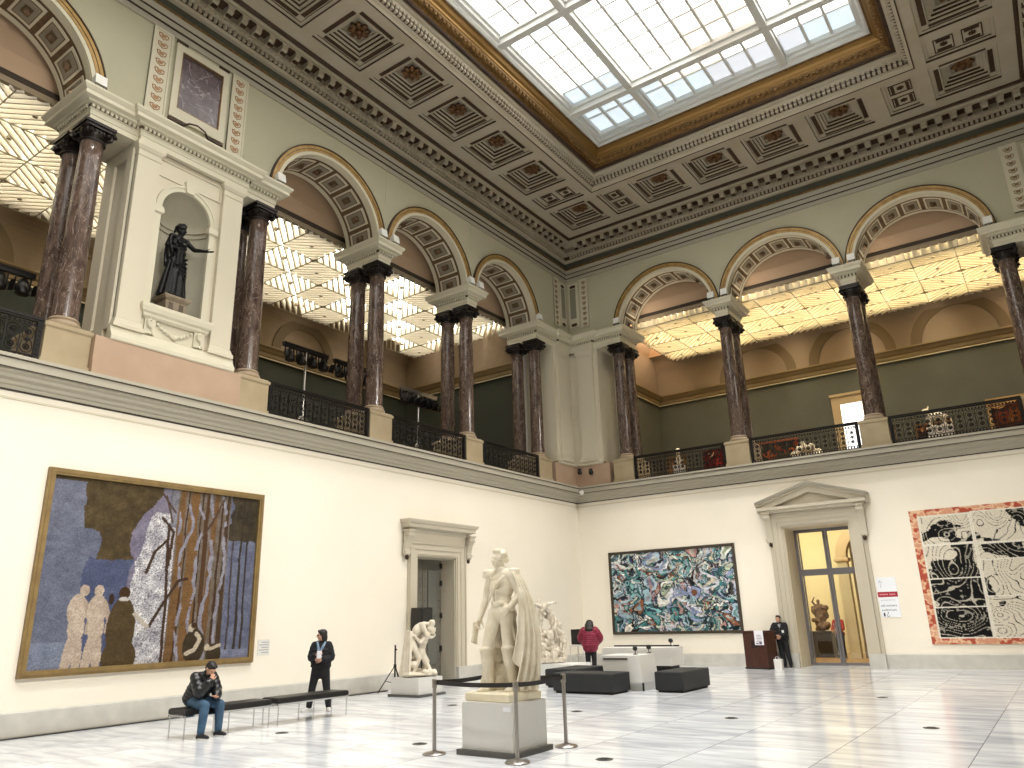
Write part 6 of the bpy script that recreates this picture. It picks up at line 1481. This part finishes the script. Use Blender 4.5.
DJ = dict(pelvis=(.05, -.25, .9), chest=(.05, -.2, 1.2), neck=(.05, -.16, 1.42), head=(.06, -.24, 1.58), shL=(-.13, -.18, 1.38), shR=(.22, -.18, 1.36), elL=(-.2, .1, 1.6), elR=(.3, .08, 1.56), wrL=(-.1, .32, 1.62), wrR=(.2, .3, 1.6), hipL=(-.05, -.25, .86), hipR=(.14, -.25, .86), knL=(-.08, -.1, .5), knR=(.22, -.3, .5), anL=(-.05, -.2, .2), anR=(.2, -.4, .2))
EJ = dict(pelvis=(.0, .5, .7), chest=(.05, .42, 1.0), neck=(.1, .34, 1.18), head=(.12, .22, 1.30), shL=(-.08, .4, 1.14), shR=(.26, .36, 1.12), elL=(-.1, .1, 1.2), elR=(.34, .3, .86), wrL=(0, -.1, 1.3), wrR=(.3, .4, .62), hipL=(-.08, .5, .66), hipR=(.1, .5, .66), knL=(-.1, .75, .6), knR=(.24, .7, .5), anL=(-.1, .66, .25), anR=(.26, .6, .2))
for jj in (CJ, DJ, EJ):
    jj = {a: V(b) for a, b in jj.items()}; torso(mb, jj, .98); arms(mb, jj, 1.1); legs(mb, jj, 1.05); mb.cap(jj['neck'], jj['head'], .056, .054); head(mb, jj['head'], (.3, -.8, -.2), (0, -.2, 1), 1.0)
    for q in 'LR': hand(mb, jj['wr'+q], V(jj['wr'+q])-V(jj['el'+q]), (0, 0, -1), 1., .5); foot(mb, jj['an'+q], (.3, .5, -.2))
go = remesh(mb.done('figures', MARB2, gt, local=True), .014, 1)
tx = bpy.data.textures.new('chisel', 'CLOUDS'); tx.noise_scale = .11; tx.noise_depth = 3
dm = go.modifiers.new('chisel', 'DISPLACE'); dm.texture = tx; dm.strength = .075; dm.texture_coords = 'LOCAL'; dm.mid_level = .5

# --- sculptures seen in the galleries and the far room
t = thing('marble_bust', 'small white marble bust on a tall plinth behind the balustrade near the corner', 'sculpture', BW(2.75, -4.6, 6.95), PI)
mb = MB(); mb.ell((0, 0, 1.55), (.22, .15, .16), seg=12); mb.cap((0, 0, 1.6), (0, .02, 1.8), .08, .07); head(mb, (0, .03, 1.93), (-.3, 1, 0), k=1.2); mb.ell((0, -.01, 2.0), .12, seg=10); mb.lathe([(.1, 1.3), (.07, 1.36), (.12, 1.44)], seg=12); remesh(mb.done('bust', MARB, t, local=True), .014, 1)
mb = MB(); mb.mould(-.2, .2, -.2, .2, [(.04, 0), (.04, .1), (0, .12), (0, 1.2), (.05, 1.24), (.05, 1.3)]); mb.done('pillar', PLINW, t, local=True)
t = thing('marble_group', 'white marble reclining group glowing behind the middle balustrade of the back gallery', 'sculpture', BW(8.35, -4.6, 6.95))
mb = MB(); 
for i in range(40):
    a = rr.random()*2-1; h = (1-abs(a)**1.3)*.95*rr.random(); mb.ell((a*.85, (rr.random()-.5)*.4, .62+h*.9), (.15+.08*rr.random(), .14, .13+.06*rr.random()), seg=8)
GJ = {a_: V(b_)*.9+V((0, 0, .45)) for a_, b_ in dict(pelvis=(.1, 0, .55), chest=(-.05, .0, .8), neck=(-.12, 0, 1.0), head=(-.1, -.05, 1.12), shL=(-.28, 0, .95), shR=(.08, 0, .96), elL=(-.4, -.1, .7), elR=(.25, -.1, .8), wrL=(-.5, -.15, .5), wrR=(.4, -.15, .7), hipL=(.0, 0, .5), hipR=(.2, 0, .5), knL=(.4, -.15, .6), knR=(.5, -.05, .45), anL=(.7, -.1, .3), anR=(.8, 0, .25)).items()}
torso(mb, GJ, .95); arms(mb, GJ, 1.); legs(mb, GJ, 1.); mb.cap(GJ['neck'], GJ['head'], .055); head(mb, GJ['head'], (-.3, -1, 0), k=1.05); remesh(mb.done('figures', MARB, t, local=True), .018, 1)
mb = MB(); mb.mould(-.95, .95, -.35, .35, [(0, 0), (0, .5), (.03, .52), (.03, .58)]); mb.done('plinth_block', PLINW, t, local=True)
t = thing('marble_animal', 'small white sculpture showing above the right balustrade of the back gallery', 'sculpture', BW(13.3, -4.6, 6.95))
mb = MB(); mb.chain([(-.3, 0, 1.72), (.0, 0, 1.78), (.22, 0, 1.70)], [.13, .15, .12]); mb.chain([(-.25, 0, 1.8), (-.33, -.03, 1.98)], [.1, .09]); mb.ell((-.38, -.06, 2.02), (.13, .09, .09), seg=10); mb.cap((-.3, -.05, 2.08), (-.27, -.05, 2.16), .03)
for x, y in ((-.28, -.08), (-.26, .08), (.2, -.08), (.2, .08)): mb.chain([(x, y, 1.66), (x-.03, y, 1.5), (x, y, 1.4)], [.06, .045, .05])
mb.chain([(.28, 0, 1.72), (.4, 0, 1.6), (.42, 0, 1.45)], [.03, .025, .02]); mb.box((-.4, -.14, 1.34), (.4, .14, 1.42)); remesh(mb.done('animal', MARB, t, local=True), .014, 1)
mb = MB(); mb.mould(-.42, .42, -.18, .18, [(.03, 0), (.03, .1), (0, .12), (0, 1.28), (.03, 1.3), (.03, 1.34)]); mb.done('pillar', PLINW, t, local=True)
t = thing('stone_sculpture', 'brown stone figure group on a dark pedestal seen through the glass door', 'sculpture', (7.58, 6.1, 0), PI)
mb = MB(); TJ = {a_: V(b_)*.72+V((0, 0, 1.02)) for a_, b_ in {**STAND, **dict(elR=(.3, .1, 1.55), wrR=(.15, .15, 1.8), elL=(-.28, .12, 1.2), wrL=(-.1, .25, 1.25))}.items()}
torso(mb, TJ, .75); arms(mb, TJ, .8); legs(mb, TJ, .85); mb.cap(TJ['neck'], TJ['head'], .045); head(mb, TJ['head'], (.2, 1, 0), k=.8)
for i in range(26): z = rr.random(); mb.ell(((rr.random()-.5)*.5, (rr.random()-.5)*.3-.05, 1.05+z*.9), .09+.06*rr.random(), seg=8)
remesh(mb.done('figure', mat('brown_stone', '#7a5a3c', .7, col2='#5e432b', scale=6), t, local=True), .016, 1)
mb = MB(); mb.mould(-.42, .42, -.35, .35, [(.04, 0), (.04, .08), (0, .1), (0, .88), (.04, .92), (.04, 1.0)]); mb.done('pedestal_block', mat('dark_wood_pedestal', '#241a12', .4), t, local=True)

# ------------------------------------------------------------------ light and camera
wd = bpy.data.worlds.new('World'); bpy.context.scene.world = wd; wd.use_nodes = True
wd.node_tree.nodes['Background'].inputs[0].default_value = (.75, .85, 1, 1); wd.node_tree.nodes['Background'].inputs[1].default_value = .15
def area(name, loc, target, size, power, col=(1, .95, .86), sy=None, spread=None):
    l = bpy.data.lights.new(name, 'AREA'); l.energy = power; l.color = col; l.size = size
    if sy: l.shape = 'RECTANGLE'; l.size_y = sy
    if spread: l.spread = spread
    o = bpy.data.objects.new(name, l); C.objects.link(o); o.location = loc
    o.rotation_euler = (V(target)-V(loc)).to_track_quat('-Z', 'Y').to_euler(); return o
def spot(name, loc, target, power, ang=60, blend=.8, r=.3, col=(1, .97, .91)):
    l = bpy.data.lights.new(name, 'SPOT'); l.energy = power; l.spot_size = radians(ang); l.spot_blend = blend; l.shadow_soft_size = r; l.color = col
    o = bpy.data.objects.new(name, l); C.objects.link(o); o.location = loc; o.rotation_euler = (V(target)-V(loc)).to_track_quat('-Z', 'Y').to_euler(); return o
# spots added out of frame to brighten the left and back walls
for y, q in FILL_Y: spot('wall_fill_spot', (17.9, y, 13.9), (0, y+.5, 2.5 if q < 1.2 else 7.5), FILL_L*q, 50 if q < 1.2 else 66, .9, .4)
for x in (3.5, 9.4, 15.): spot('wall_fill_spot', (x, -24., 14.), (x, 0, 1.5), FILL_R, 24, .8, .4)
for x in (6.95, 11.66):
    for y in (-6.6, -15.5, -24.5): spot('floor_fill_spot', (x, y, 19.3), (x, y, 0), FLOOR_FILL, 75, .9, .5, (1, .98, .95))  # fill spots added under the skylight beams to brighten the floor
for x in (4.2, 9.4, 14.): spot('gallery_lamp', (x, 2.6, 13.6), (x, 7.3, 7.6), GAL_L, 70, .8, .15, (1, .86, .62))
for s_, q in ((21.15, 1), (15.7, -1), (11.13, -1), (6.56, -1)): spot('floodlight_beam', (-.7, -s_, 13.85), (-1.75, -s_-q*2.2, 15.3), FLOOD_L, 160, 1., .12, (1, .9, .78))
for s_, q in ((2.78, 1), (7.5, 1), (12.2, 1)): spot('floodlight_beam', (s_, .7, 13.85), (s_+q*2.2, 1.7, 15.3), FLOOD_B, 160, 1., .12, (1, .86, .68))
area('room_lamp', (8., 4.5, 6.2), (8., 5., 0), 3., ROOM_L, (1, .93, .76))
area('room_lamp', (6.2, 4.6, 4.6), (7.2, 9., 5.2), 1.2, ROOM_L*.5, (1, .90, .55))

cam = bpy.data.cameras.new('camera'); co = bpy.data.objects.new('camera', cam); C.objects.link(co)
yaw, pitch, roll = radians(125.08759911), radians(17.36123441), radians(-1.65557229)
f = V((cos(yaw)*cos(pitch), sin(yaw)*cos(pitch), sin(pitch))); r = V((sin(yaw), -cos(yaw), 0)); u = r.cross(f)
R2 = r*cos(roll)+u*sin(roll); U2 = -r*sin(roll)+u*cos(roll)
co.matrix_world = Matrix(((R2.x, U2.x, -f.x, 8.92236268*1.8), (R2.y, U2.y, -f.y, -15.20730887*1.8), (R2.z, U2.z, -f.z, 1.8), (0, 0, 0, 1)))
cam.sensor_width = 36; cam.sensor_fit = 'HORIZONTAL'; cam.lens = 752.3414*36/1024; cam.clip_end = 200; cam.clip_start = .05
S = bpy.context.scene; S.camera = co
S.view_settings.view_transform = 'Standard'; S.view_settings.look = 'None'; S.view_settings.exposure = EXPO; S.view_settings.gamma = 1; S.view_settings.use_curve_mapping = False
